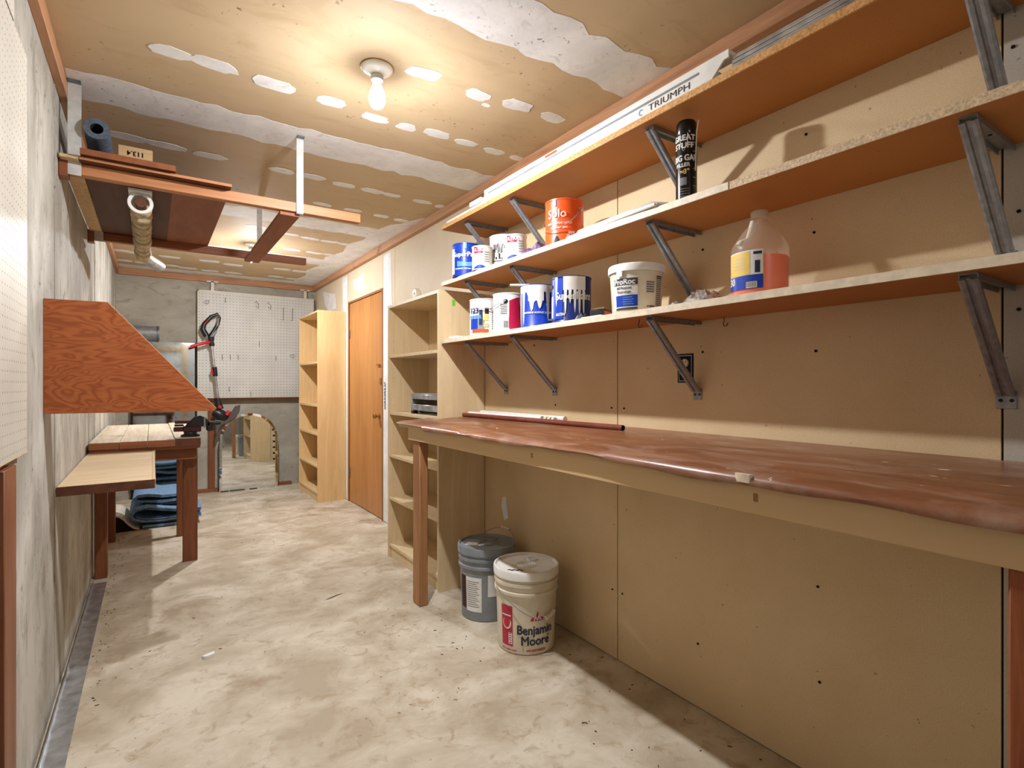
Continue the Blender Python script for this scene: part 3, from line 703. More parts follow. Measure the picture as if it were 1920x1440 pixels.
MB().box(-0.04, 0.04, -0.03, 0.03, 0, 0.034).build('case', 'black', b, bev=0.006); MB().box(-0.03, 0.03, -0.0312, -0.03, 0.012, 0.024).build('red_badge', 'red', b)
tag(MB().box(1.395, 1.43, 1.47, 1.58, ZL, ZL + 0.004).build('leaflet', 'paper', loc=(1.41, 1.52, ZL)), 'white leaflet on the edge below the battery pack', 'leaflet')
tag(MB().prism(blob(1.43, 2.66, 0.035, 0.05, 10, 0.2), ZL, ZL + 0.012, 'z').build('paper_wad', 'paper', loc=(1.43, 2.66, ZL)), 'flat wad of white paper at the bookcase end of the lowest shelf', 'paper')
# paint tray on the middle shelf
tr_ = thing('paint_tray', 'long white paint tray lying upside down on the middle shelf', 'paint tray', (1.475, 1.43, ZM), -0.05)
mb = MB(); prof_ = [(-0.075, 0.010), (-0.070, 0.014), (-0.060, 0.030), (0.060, 0.046), (0.075, 0.020), (0.08, 0.010)]
vs = []; fs = []
ys = [-0.235, -0.222, -0.2, 0.2, 0.222, 0.235]; hs = [0.2, 0.5, 1, 1, 0.5, 0.2]
for yy, hh in zip(ys, hs):
    for a, bz in prof_: vs.append((a * (0.86 + 0.14 * hh), yy, 0.002 + bz * hh))
for i in range(len(ys) - 1):
    for k2 in range(len(prof_) - 1): fs.append((i * 6 + k2, i * 6 + k2 + 1, i * 6 + 7 + k2, i * 6 + 6 + k2))
    fs.append((i * 6, i * 6 + 5, i * 6 + 11, i * 6 + 6))
fs += [tuple(range(6)), tuple(range(30, 36))]
mb.add(vs, fs).build('tray_pan', 'white', tr_, smooth=50)
MB().tube([(-0.084, -0.24, 0.006), (0.084, -0.24, 0.006), (0.084, 0.24, 0.006), (-0.084, 0.24, 0.006), (-0.084, -0.24, 0.006)], 0.006, 8).build('tray_rim', 'white', tr_)
# spray foam can
sc_ = thing('spray_can', 'tall black spray foam can on the middle shelf', 'spray can', (1.455, 1.130, ZM), face_rz(1.455, 1.13, -0.12))
R = 0.0335
MB().lathe([(0.0001, 0), (R - 0.003, 0), (R, 0.003), (R, 0.215), (R - 0.002, 0.222), (R - 0.004, 0.225)], 36).build('can_body', 'blackgloss', sc_)
MB().lathe([(R - 0.003, 0.222), (R - 0.0015, 0.226), (R - 0.0015, 0.262), (R - 0.006, 0.270), (0.0001, 0.272)], 36).build('cap', 'blackgloss', sc_)
MB().tube([(R * 0.9, -R * 0.7, 0.10), (R * 1.02, -R * 0.6, 0.23), (R * 1.2, -R * 0.6, 0.262)], 0.002, 6).build('straw', 'offwhite', sc_)
rt = R + 0.0006
text_on_cyl('GREAT\nSTUFF', 0.025, rt, -0.15, 0.195, 'paper', sc_, 0.0010); text_on_cyl('BIG GAP', 0.027, rt, -0.05, 0.142, 'paper', sc_, 0.0010, 0.8); text_on_cyl('FILLER', 0.017, rt, -0.25, 0.120, 'paper', sc_, 0.0007); text_on_cyl('3"', 0.022, rt, 0.12, 0.098, 'yellow', sc_, 0.0008)
text_on_cyl('TO', 0.010, rt, -0.3, 0.098, 'yellow', sc_, 0.0005)
cyl_patch(rt, -0.5, 0.15, 0.055, 0.08, 'greyplastic', sc_)
for i in range(4): cyl_patch(rt, -0.5, 0.4, 0.018 + i * 0.008, 0.0205 + i * 0.008, 'greyprint', sc_)
for i in range(6): cyl_patch(rt, 0.75, 1.3, 0.05 + i * 0.028, 0.0535 + i * 0.028, 'greyprint', sc_)
sh = MB(); sp_ = [(-0.45, 0.222), (-0.45, 0.185), (-0.15, 0.165), (0.22, 0.185), (0.22, 0.222)]
sh.tube([(rt * math.sin(a), -rt * math.cos(a), z) for a, z in sp_], 0.0008, 4).build('shield_outline', 'paper', sc_)
# joint compound pail
pl = thing('compound_pail', 'white joint compound pail on the lowest shelf', 'pail', (1.495, 1.385, ZL), face_rz(1.495, 1.385))
MB().lathe([(0.0001, 0), (0.086, 0), (0.088, 0.003), (0.097, 0.150), (0.099, 0.150)], 40).build('pail_body', 'offwhite', pl)
MB().lathe([(0.098, 0.148), (0.104, 0.148), (0.104, 0.170), (0.101, 0.176), (0.096, 0.172), (0.0001, 0.172)], 40).build('lid', 'white', pl)
for a in (-0.62,): cyl_patch(0.1048, a - 0.12, a + 0.12, 0.128, 0.15, 'white', pl, 'lid_tab')
def rp(z): return 0.0885 + 0.009 * z / 0.15
def cone_patch(a0, a1, z0, z1, mat, off=0.0006, name='label_print'):
    mb = MB(); vs = []; fs = []; n = 8
    for i in range(n + 1):
        a = a0 + (a1 - a0) * i / n
        for z in (z0, z1): vs.append(((rp(z) + off) * math.sin(a), -(rp(z) + off) * math.cos(a), z))
    for i in range(n): fs.append((2 * i, 2 * i + 2, 2 * i + 3, 2 * i + 1))
    return mb.add(vs, fs).build(name, mat, pl)
cone_patch(-1.1, 0.05, 0.01, 0.128, 'paper'); cone_patch(-0.95, 0.05, 0.098, 0.122, 'darkprint', 0.0012); cone_patch(-0.88, 0.05, 0.022, 0.062, 'blue', 0.0012); cone_patch(-0.9, 0.05, 0.010, 0.018, 'darkprint', 0.0012)
text_on_cyl('ProRoc', 0.028, 0.0972, -0.48, 0.109, 'white', pl, 0.0008); text_on_cyl('All Purpose', 0.013, 0.0955, -0.5, 0.088, 'darkprint', pl, 0.0003); text_on_cyl('Tout usage', 0.013, 0.0950, -0.5, 0.074, 'darkprint', pl, 0.0003)
for i in range(4): cone_patch(-0.55, -0.1 - 0.05 * (i % 2), 0.029 + i * 0.008, 0.0315 + i * 0.008, 'lightblue', 0.0016)
for i in range(5): cone_patch(0.38, 0.72, 0.07 + i * 0.0085, 0.075 + i * 0.0085, 'greyprint', 0.0008)
for i in range(16): cone_patch(0.82, 1.15, 0.025 + i * 0.0068, 0.029 + i * 0.0068, 'greyprint' if i < 14 else 'ink', 0.0008)
text_on_cyl('A 10922', 0.009, 0.092, 0.58, 0.02, 'ink', pl, 0.0004)
# jug of orange liquid
jg = thing('plastic_jug', 'milky plastic jug part full of orange liquid', 'jug', (1.515, 0.912, ZL), face_rz(1.515, 0.912))
R = 0.080
MB().lathe([(0.0001, 0.0), (R - 0.008, 0.0), (R, 0.008), (R, 0.135), (R - 0.001, 0.150), (R - 0.010, 0.168), (R - 0.032, 0.200), (0.034, 0.216), (0.026, 0.226), (0.0215, 0.236), (0.0215, 0.242)], 40).build('jug_body', 'jug', jg)
MB().lathe([(0.0001, 0.004), (R - 0.009, 0.004), (R - 0.002, 0.010), (R - 0.002, 0.118), (0.0001, 0.118)], 40).build('liquid', 'liquid', jg)
MB().lathe([(0.0001, 0.262), (0.022, 0.262), (0.0245, 0.259), (0.0245, 0.240), (0.0001, 0.240)], 24).build('cap', 'offwhite', jg)
MB().tube([(-0.055, -0.052, 0.150), (-0.05, -0.05, 0.158), (-0.03, -0.034, 0.170), (-0.022, -0.024, 0.20), (-0.016, -0.016, 0.228)], [0.012, 0.012, 0.010, 0.010, 0.010], 10).build('handle', 'offwhite', jg)
ro = R + 0.0008
cyl_patch(ro, -1.35, 0.12, 0.02, 0.132, 'paper', jg, 'label'); cyl_patch(ro + 0.0005, -1.3, -0.32, 0.062, 0.128, 'yellow', jg); cyl_patch(ro + 0.0005, -1.35, 0.12, 0.02, 0.060, 'blue', jg); cyl_patch(ro + 0.0010, -0.45, -0.08, 0.022, 0.040, 'paper', jg)
for i in range(8): cyl_patch(ro + 0.0014, -0.43 + i * 0.042, -0.415 + i * 0.042, 0.024, 0.039, 'ink', jg, n=1)
cyl_patch(ro + 0.0010, -0.15, 0.02, 0.065, 0.10, 'navy', jg); cyl_patch(ro + 0.0010, -0.2, 0.08, 0.118, 0.126, 'navy', jg)
for i in range(4): cyl_patch(ro + 0.0010, -1.0, -0.5, 0.08 + i * 0.010, 0.083 + i * 0.010, 'offwhite', jg)
text_on_cyl('30', 0.03, ro + 0.001, -1.12, 0.045, 'paper', jg, 0.001)
# ------- long things on the top shelf
ZT = ZS[2] + TH
tb = thing('blind_box', 'long white box lettered TRIUMPH on the top shelf edge', 'box', (0, 0, ZT))
MB().box(1.392, 1.46, 0.985, 2.32, 0, 0.034).build('box_body', 'white', tb, bev=0.001)
MB().prism([(0.945, 0.038), (0.985, 0.0), (2.34, 0.0), (2.30, 0.034), (2.30, 0.062), (0.93, 0.062), (0.93, 0.038)], 1.386, 1.392, 'x').build('front_face', 'white', tb)
MB().box(1.3852, 1.386, 1.03, 2.26, 0.034, 0.042).build('groove', 'greyplastic', tb)
MB().box(1.392, 1.44, 0.93, 2.30, 0.050, 0.062).build('top_rail', 'white', tb)
text_flat('TRIUMPH', 0.030, lambda x, y: (1.3848, 1.145 - x, 0.016 + y), 'ink', tb, 0.0, 1.35)
MB().lathe([(0.007, 0), (0.011, 0), (0.011, 0.0008), (0.007, 0.0008)], 16, 0.6, 5.2, m=Matrix.Translation((1.3856, 1.262, 0.016)) @ Matrix.Rotation(-PI / 2, 4, 'Y')).build('swirl_mark', 'lightblue', tb)
MB().box(1.3850, 1.386, 1.72, 1.80, 0.048, 0.058).build('orange_sticker', 'orange', tb)
tt = thing('blind_rail', 'thin white rail with end cap at the far end of the top shelf', 'rail', (0, 0, ZT))
MB().box(1.40, 1.43, 2.345, 2.74, 0, 0.02).build('rail_body', 'white', tt, bev=0.001)
MB().box(1.39, 1.45, 2.345, 2.46, 0.0205, 0.046).build('end_cap', 'white', tt, bev=0.003)
al = thing('aluminium_track', 'stack of aluminium tracks behind the lettered box', 'track', (0, 0, ZT))
for i in range(3): MB().box(1.394 + i * 0.002, 1.44, -0.3, 0.925, 0.004 + i * 0.014, 0.015 + i * 0.014).build('track_strip', 'alu', al, bev=0.001)
MB().box(1.396, 1.44, 0.905, 0.925, 0, 0.004).build('spacer', 'black', al)

# ------- on the workbench
def lying(name, label, p0, p1, r, mat, hollow=True, group=None):
    a, b_ = Vector(p0), Vector(p1)
    o = thing(name, label, 'pipe', tuple(a), 0, group)
    v = b_ - a
    MB().tube([(0, 0, 0), tuple(v)], r, 16, cap=not hollow).build('pipe_wall', mat, o)
    if hollow:
        MB().tube([tuple(v * 0.98), tuple(v)], r * 0.8, 16, cap=False).build('pipe_bore', 'darkgap', o)
        t_ = v.normalized(); MB().tube([tuple(v * 0.985), tuple(v * 0.986)], r * 0.8, 16).build('pipe_end', 'darkgap', o)
    return o
lying('brown_pipe', 'brown metal pipe lying on the workbench', (1.525, 2.765, topz(1.525) + 0.0125), (1.575, 1.53, topz(1.575) + 0.0125), 0.0115, 'copperbrown')
lying('white_pipe', 'white plastic pipe behind the brown pipe, nearer the wall', (1.645, 2.76, topz(1.645) + 0.0145), (1.655, 1.99, topz(1.655) + 0.0145), 0.0135, 'white', False)
lying('white_pipe', 'white plastic pipe against the brown pipe', (1.565, 2.765, topz(1.565) + 0.0145), (1.615, 2.12, topz(1.615) + 0.0145), 0.0135, 'white', False)
ft = thing('pipe_fitting', 'row of short white pipe ends on the workbench', 'fitting', (1.618, 2.07, topz(1.618)))
for i in range(3): MB().tube([(0, -0.05 + i * 0.03, 0.013), (0.002, -0.05 + i * 0.03 + 0.022, 0.013)], 0.0125, 14).build('ring', 'offwhite', ft)

# ------- outlet
ou = thing('power_outlet', 'cream double outlet in a dark box on the wall', 'outlet', (XR, 1.312, 1.265))
MB().box(-0.002, 0.0, -0.036, 0.036, -0.055, 0.055).build('wall_box', 'darkgap', ou)
MB().box(-0.004, -0.002, -0.030, 0.030, -0.050, -0.046).box(-0.004, -0.002, -0.030, 0.030, 0.046, 0.050).box(-0.004, -0.002, -0.030, -0.027, -0.046, 0.046).box(-0.004, -0.002, 0.027, 0.030, -0.046, 0.046).build('yoke', 'galv', ou)
for z in (-0.02, 0.02):
    rc = MB().lathe([(0.0001, 0.006), (0.014, 0.006), (0.0165, 0.003), (0.0165, 0)], 20, m=Matrix.Translation((-0.002, 0, z)) @ Matrix.Rotation(-PI / 2, 4, 'Y')).build('receptacle', 'offwhite', ou)
    for ya, yb, za, zb in ((-0.007, -0.0045, z, z + 0.008), (0.0045, 0.007, z, z + 0.008), (-0.002, 0.002, z - 0.009, z - 0.005)): MB().box(-0.0086, -0.0078, ya, yb, za, zb).build('slot', 'darkgap', rc)
# hooks under the lowest shelf
for (x, y), lb in (((1.45, 1.33), 'small dark cup hook under the lowest shelf, left one'), ((1.66, 1.13), 'small dark cup hook under the lowest shelf by the wall')):
    h_ = MB().tube([(0, 0, 0), (0, 0, -0.012), (0.002, 0.006, -0.022), (0.002, 0.0, -0.031), (0.0, -0.010, -0.029), (0.0, -0.014, -0.020)], 0.0016, 6).build('cup_hook', 'iron'); h_.location = (x, y, ZS[0]); tag(h_, lb, 'hook')

# ================================================================ BUCKETS UNDER THE BENCH
def bucket(x, y, label, mat, lidmat, turn):
    b = thing('paint_bucket', label, 'bucket', (x, y, 0), face_rz(x, y, turn), 'five gallon buckets')
    MB().lathe([(0.0001, 0.001), (0.128, 0.001), (0.131, 0.004), (0.140, 0.262), (0.148, 0.264), (0.148, 0.276), (0.1415, 0.279), (0.142, 0.300), (0.149, 0.303), (0.149, 0.318), (0.143, 0.321), (0.144, 0.345)], 56).build('bucket_body', mat, b)
    MB().lathe([(0.145, 0.332), (0.152, 0.334), (0.153, 0.365), (0.150, 0.371), (0.143, 0.371), (0.139, 0.362), (0.100, 0.3605), (0.0001, 0.3605)], 56).build('lid', lidmat, b)
    MB().lathe([(0.018, 0.3605), (0.018, 0.366), (0.024, 0.367), (0.027, 0.3605)], 24, cx=0.03, cy=0.075).lathe([(0.0001, 0.364), (0.016, 0.364), (0.018, 0.3605)], 24, cx=0.03, cy=0.075).build('spout_cap', lidmat, b)
    for rr in (0.022, 0.034, 0.046): MB().lathe([(rr - 0.003, 0.3604), (rr, 0.363), (rr + 0.003, 0.3604)], 32, cy=-0.005).build('lid_ring', lidmat, b)
    return b
bk = bucket(1.452, 2.03, 'white five gallon bucket lettered in navy, in front of the grey one', 'offwhite', 'white', 0.0)
def rb(z): return 0.1312 + 0.009 * z / 0.262
def bpatch(bk, a0, a1, z0, z1, mat, off=0.0008, n=8, name='label_print'):
    mb = MB(); vs = []; fs = []
    for i in range(n + 1):
        a = a0 + (a1 - a0) * i / n
        for z in (z0, z1): vs.append(((rb(z) + off) * math.sin(a), -(rb(z) + off) * math.cos(a), z))
    for i in range(n): fs.append((2 * i, 2 * i + 2, 2 * i + 3, 2 * i + 1))
    return mb.add(vs, fs).build(name, mat, bk)
text_on_cyl('Benjamin', 0.056, 0.1375, 0.33, 0.112, 'navy', bk, 0.0012, 0.86); text_on_cyl('Moore', 0.056, 0.1365, 0.33, 0.064, 'navy', bk, 0.0010, 0.9)
text_on_cyl('®', 0.012, 0.1368, 0.80, 0.082, 'navy', bk, 0.0004)
text_on_cyl('DO NOT FREEZE', 0.012, 0.1345, 0.35, 0.022, 'brandred', bk, 0.0006)
def tri(a, z, wd, ht, mat, off):
    mb = MB(); r = rb(z) + off
    mb.add([((r) * math.sin(a + x / r), -(r) * math.cos(a + x / r), zz) for x, zz in ((-wd / 2, z), (0, z), (wd / 2, z), (0.0, z + ht))], [(0, 1, 3), (1, 2, 3)])
    mb.build('triangle_mark', mat, bk)
tri(0.38, 0.154, 0.070, 0.062, 'brandred', 0.0012); tri(0.315, 0.157, 0.020, 0.022, 'paper', 0.0018); tri(0.43, 0.157, 0.024, 0.028, 'paper', 0.0018); tri(0.43, 0.157, 0.012, 0.014, 'brandred', 0.0024); tri(0.315, 0.157, 0.010, 0.011, 'brandred', 0.0024)
bpatch(bk, -0.92, -0.46, 0.035, 0.215, 'crimson'); bpatch(bk, -0.88, -0.52, 0.168, 0.174, 'paper', 0.0014)
bpatch(bk, -0.62, -0.48, 0.045, 0.095, 'paper', 0.0014)
for i in range(5): bpatch(bk, -0.60, -0.50, 0.05 + i * 0.01, 0.054 + i * 0.01, 'crimson', 0.0018, 3)
mb = MB().add([((rb(0.13) + 0.0016) * math.sin(-0.68 + 0.17 * math.cos(q)), -(rb(0.13) + 0.0016) * math.cos(-0.68 + 0.17 * math.cos(q)), 0.135 + 0.026 * math.sin(q)) for q in [2 * PI * i / 20 for i in range(20)]], [tuple(range(20))]).build('seal_mark', 'paper', bk)
mb = MB().add([((rb(0.13) + 0.0022) * math.sin(-0.69 + 0.13 * math.cos(q)), -(rb(0.13) + 0.0022) * math.cos(-0.69 + 0.13 * math.cos(q)), 0.136 + 0.020 * math.sin(q)) for q in [2 * PI * i / 20 for i in range(20)]], [tuple(range(20))]).build('seal_mark', 'brandred', bk)
text_on_cyl('EXT-CARRY-LAW', 0.010, 0.1345, -0.62, 0.018, 'brandred', bk, 0.0005)
pth = []
for i in range(31):
    u = i / 30; a = -1.15 + 2.75 * u; rr = 0.150 + 0.006 * math.sin(PI * u)
    pth.append((rr * math.sin(a), -rr * math.cos(a), 0.285 - 0.118 * math.sin(PI * u ** 1.45)))
MB().tube(pth, 0.0018, 6).build('bail_wire', 'galv', bk); MB().tube(pth[19:24], 0.009, 10).build('bail_grip', 'offwhite', bk)
random.seed(5)
for i in range(6): MB().prism(blob(-0.075 + i * 0.011, -0.075 - 0.006 * (i % 2), 0.008, 0.005, 8, 0.3), 0.3608, 0.3618, 'z').build('black_scrawl', 'ink', bk)
gy = bucket(1.470, 2.415, 'grey five gallon bucket with lid, behind the white bucket', 'greyplastic', 'greyplastic', 0.0)
bpatch(gy, -1.2, -0.88, 0.06, 0.225, 'ironred'); bpatch(gy, -0.84, -0.18, 0.05, 0.225, 'paper', 0.0012); bpatch(gy, 0.05, 0.5, 0.13, 0.24, 'paper')
for i in range(13): bpatch(gy, -0.79, -0.28 - 0.05 * (i % 3), 0.075 + i * 0.0105, 0.078 + i * 0.0105, 'greyprint', 0.0018)
pth = [(0.148 * math.sin(a), -0.148 * math.cos(a), 0.30) for a in (1.2,)]
pth = []
for i in range(21):
    u = i / 20; a = 0.95 + PI * 0.92 * u
    pth.append((0.152 * math.sin(a) * (1 - 0.05 * math.sin(PI * u)), -0.152 * math.cos(a), 0.31 + 0.105 * math.sin(PI * u)))
MB().tube(pth, 0.0018, 6).build('bail_wire', 'galv', gy); MB().tube(pth[8:12], 0.008, 10).build('bail_grip', 'offwhite', gy)
MB().prism([(-0.115, -0.015), (-0.05, -0.03), (-0.045, 0.015), (-0.10, 0.03)], 0.3605, 0.3612, 'z').build('lid_sticker', 'paper', gy)

# ================================================================ LEFT SIDE
# pegboard on the near left wall
pb = thing('pegboard', 'white pegboard on the left wall near the frame edge', 'pegboard', (XL + 0.012, 1.0, 1.02))
M['pegA'] = pegmat('pegboard_white_near', (204, 198, 184), (96, 84, 70), 0.0254, 'Y', 'Z', 0.10)
MB().box(0.004, 0.009, -0.6, 0.968, 0, 1.085).build('panel', 'pegA', pb)
MB().box(0.0035, 0.0095, 0.968, 0.9705, 0, 1.085).box(0.0035, 0.0095, -0.6, 0.968, -0.003, 0.0).build('panel_edge', 'carton', pb)
for zz in (0.02, 1.02): MB().box(-0.0115, 0.0035, -0.6, 0.955, zz, zz + 0.04).build('furring', 'carton', pb)
pb2 = thing('pegboard', 'white pegboard strip above the near left pegboard', 'pegboard', (XL + 0.012, 1.0, 2.112))
MB().box(0.004, 0.009, -0.6, 0.80, 0, 0.22).build('panel', 'pegA', pb2); MB().box(-0.0115, 0.0035, -0.6, 0.78, 0.05, 0.09).build('furring', 'carton', pb2)
tag(MB().box(XL, XL + 0.02, 1.70, 1.832, 0.0, 1.0).build('wall_batten', 'red_z', bev=0.002, loc=(XL, 1.70, 0)), 'upright brown batten on the left wall under the pegboard', 'batten')
# aluminium strip on the floor
st = thing('floor_strip', 'dented aluminium angle strip on the floor along the left wall', 'metal strip', (XL + 0.014, 1.9, 0))
MB().box(0.004, 0.066, 0, 2.17, 0.0005, 0.003).build('flange', 'alu', st); MB().box(0, 0.004, 0, 2.17, 0.0005, 0.022).build('lip', 'alu', st)
# plywood gusset
gp = thing('plywood_gusset', 'large orange plywood gusset jutting from the left wall', 'panel', (XL, 2.392, 1.103))
MB().prism([(0.001, 0), (0.512, -0.003), (0.516, 0.006), (0.174, 0.395), (0.001, 0.393)], 0, 0.018, 'y').build('panel_face', 'plyface', gp)
MB().prism([(0.5175, 0.007), (0.1755, 0.3965), (0.173, 0.3945), (0.515, 0.0055)], 0.0005, 0.0185, 'y').build('bare_edge', 'plyedge', gp)
MB().box(0.001, 0.04, 0.019, 0.06, 0.01, 0.38).build('cleat', 'red_z', gp, bev=0.002)
for x, z in ((0.023, 0.105), (0.023, 0.265), (0.285, 0.10), (0.285, 0.24)):
    MB().lathe([(0.0001, 0.0012), (0.003, 0.001), (0.0035, 0)], 8, m=Matrix.Translation((x, 0, z)) @ Matrix.Rotation(PI / 2, 4, 'X')).build('screw', 'brass', gp)
# low plank
tag(MB().box(XL + 0.004, 0.012, 2.655, 4.15, 0.776, 0.810).build('plank', 'lowplank', bev=0.002, loc=(XL, 2.655, 0.776)), 'pale loose plank sticking out from under the small bench', 'plank')
lp = bpy.data.objects['plank']
MB().box(0.004, 0.317, -0.003, 0.0, -0.001, 0.035).build('dark_end', 'darkply', lp); MB().box(0.309, 0.3195, 0, 1.45, 0.002, 0.036).build('edge_strip', 'plyedge', lp)
# small redwood bench
sb = thing('plank_bench', 'small redwood bench with plank top and vise at the left wall', 'bench', (0, 0, 0))
for i, (a, b_) in enumerate(((-0.292, -0.154), (-0.152, -0.020), (-0.018, 0.116), (0.118, 0.252))):
    z1 = 0.872 if i < 3 else 0.878
    pk = MB().box(a, b_, 3.80 - 0.004 * i, 5.35, 0.832, z1).build('top_plank', 'plank' , sb, bev=0.002)
    MB().box(a + 0.001, b_ - 0.001, 3.797 - 0.004 * i, 3.80 - 0.004 * i, 0.833, z1 - 0.002).build('end_grain', 'red_x' if i < 3 else 'darkply', pk)
MB().box(-0.29, 0.252, 3.815, 3.855, 0.811, 0.831).build('cross_batten', 'red_x', sb, bev=0.002)
for q in ((0.17, 0.25, 3.86, 5.199, 0.8115, 0.831), (-0.29, -0.2, 4.16, 5.199, 0.790, 0.831), (-0.29, 0.252, 5.2, 5.24, 0.79, 0.831)): MB().box(*q).build('frame_rail', 'red_x', sb)
MB().box(0.02, 0.236, 3.90, 3.94, 0.735, 0.811).build('apron', 'red_x', sb, bev=0.002)
MB().box(0.20, 0.236, 3.94, 5.20, 0.735, 0.811).build('apron', 'red_y', sb, bev=0.002)
MB().box(0.175, 0.262, 4.232, 4.272, 0, 0.811).build('leg', 'red_z', sb, bev=0.003)
MB().box(-0.29, -0.228, 4.155, 4.235, 0, 0.79).build('leg', 'red_z', sb, bev=0.003)
MB().box(-0.29, -0.228, 5.06, 5.12, 0, 0.79).build('leg', 'red_z', sb, bev=0.003)
MB().box(0.165, 0.22, 4.96, 5.02, 0, 0.811).build('leg', 'red_z', sb, bev=0.003)
# vise
vi = thing('bench_vise', 'dark iron bench vise on the corner of the small bench', 'vise', (0.20, 3.87, 0.879))
MB().lathe([(0.0001, 0), (0.052, 0), (0.052, 0.010), (0.036, 0.016), (0.034, 0.030), (0.0001, 0.030)], 24).build('swivel_base', 'iron', vi)
MB().box(-0.040, 0.058, -0.030, 0.030, 0.028, 0.064).build('body', 'ironred', vi, bev=0.006)
MB().prism([(-0.03, 0.060), (-0.01, 0.088), (0.02, 0.120), (0.055, 0.128), (0.085, 0.112), (0.105, 0.085), (0.108, 0.06)], -0.026, 0.026, 'y').build('anvil', 'iron', vi, bev=0.005)
MB().box(-0.082, -0.005, -0.036, 0.036, 0.082, 0.102).build('jaw', 'ironred', vi, bev=0.003)
MB().box(-0.084, -0.035, -0.034, 0.034, 0.066, 0.076).build('jaw', 'ironred', vi, bev=0.003)
MB().box(-0.088, -0.030, -0.024, 0.024, 0.034, 0.060).build('slide_bar', 'ironred', vi, bev=0.003)
MB().box(0.085, 0.125, -0.026, 0.026, 0.030, 0.090).build('screw_head', 'iron', vi, bev=0.008)
MB().tube([(0.10, 0, 0.075), (0.165, 0, 0.080)], 0.014, 14).build('spindle', 'iron', vi)
MB().tube([(0.075, -0.034, 0.052), (0.075, -0.036, 0.112)], 0.0055, 8).build('tommy_bar', 'galv', vi)
# folded blue carpet
def ribbon(path, th, y0, y1, name, mat, parent):
    P = [Vector((x, 0, z)) for x, z in path]; a = []; b = []
    for i, p in enumerate(P):
        t_ = (P[min(i + 1, len(P) - 1)] - P[max(i - 1, 0)]).normalized(); nn = Vector((-t_.z, 0, t_.x)) * th / 2
        a.append(p + nn); b.append(p - nn)
    pts = [(q.x, q.z) for q in a] + [(q.x, q.z) for q in reversed(b)]
    k = len(path); mb = MB(); vs = [(x, y0, z) for x, z in pts] + [(x, y1, z) for x, z in pts]; m_ = 2 * k
    fs = [(i, (i + 1) % m_, m_ + (i + 1) % m_, m_ + i) for i in range(m_)]
    for o_ in (0, m_):
        for i in range(k - 1): fs.append((o_ + i, o_ + i + 1, o_ + m_ - 2 - i, o_ + m_ - 1 - i))
    return mb.add(vs, fs).build(name, mat, parent, smooth=60)
rg = thing('folded_rug', 'folded blue carpet runner under the small bench', 'rug', (0, 0, 0))
ribbon([(0.33, 0.016), (0.05, 0.016), (-0.06, 0.020)], 0.022, 5.38, 6.05, 'bottom_fold', 'rugblue', rg)
loop = [(0.36, 0.072), (0.18, 0.070), (0.06, 0.066), (-0.06, 0.074), (-0.125, 0.098), (-0.14, 0.13), (-0.11, 0.165), (-0.03, 0.176), (0.06, 0.158), (0.16, 0.138), (0.30, 0.132), (0.36, 0.122)]
ribbon(loop, 0.026, 5.36, 6.0, 'middle_fold', 'rugblue', rg)
ribbon([(x * 0.94 + 0.012, 0.012 + z * 0.9) for x, z in loop], 0.006, 5.357, 5.40, 'dark_lining', 'rugback', rg)
ribbon([(0.34, 0.055), (0.1, 0.050), (-0.05, 0.058)], 0.02, 5.37, 6.0, 'dark_lining', 'rugback', rg)
loop2 = [(0.34, 0.222), (0.22, 0.205), (0.1, 0.20), (0.0, 0.205), (-0.09, 0.215), (-0.12, 0.24), (-0.09, 0.262), (-0.02, 0.262), (0.08, 0.244), (0.2, 0.245), (0.34, 0.265)]
ribbon(loop2, 0.022, 5.46, 6.0, 'top_fold', 'rugblue', rg)
ribbon([(0.33, 0.178), (0.15, 0.175), (-0.06, 0.20)], 0.012, 5.46, 5.95, 'dark_lining', 'rugback', rg)
hv = thing('chair_mat', 'cream mat bent over a black backing beside the folded carpet', 'mat', (0, 0, 0))
arc = [(-0.285, 0.128), (-0.25, 0.138), (-0.215, 0.126), (-0.185, 0.098), (-0.155, 0.056), (-0.12, 0.024), (-0.085, 0.010)]
ribbon(arc, 0.012, 5.36, 5.85, 'mat_sheet', 'offwhite', hv)
MB().prism([(-0.285, 0.0)] + [(x - 0.003, z - 0.010) for x, z in arc[:-1]] + [(-0.10, 0.0)], 5.37, 5.84, 'y').build('backing', 'darkgap', hv)

# ================================================================ HANGING RACK
rk = thing('ceiling_rack', 'redwood rack hung from the ceiling on metal straps', 'rack', (0, 0, 0))
MB().box(XL + 0.03, 0.905, 2.75, 2.79, 2.046, 2.092).build('cross_beam', 'beam', rk, bev=0.002)
MB().box(XL + 0.03, 0.905, 3.93, 3.97, 2.046, 2.092).build('cross_beam', 'red_x', rk, bev=0.002)
MB().box(XL + 0.001, XL + 0.03, 2.74, 2.80, 2.03, 2.10).build('wall_cleat', 'red_x', rk, bev=0.002)
MB().box(XL + 0.001, XL + 0.03, 3.92, 3.98, 2.03, 2.10).build('wall_cleat', 'red_x', rk, bev=0.002)
MB().box(0.515, 0.605, 2.765, 3.965, 2.026, 2.0455).build('long_board', 'brownply', rk, bev=0.002)
MB().box(XL + 0.008, XL + 0.066, 2.70, 4.02, 2.0925, 2.104).build('wall_strip', 'plyedge', rk)
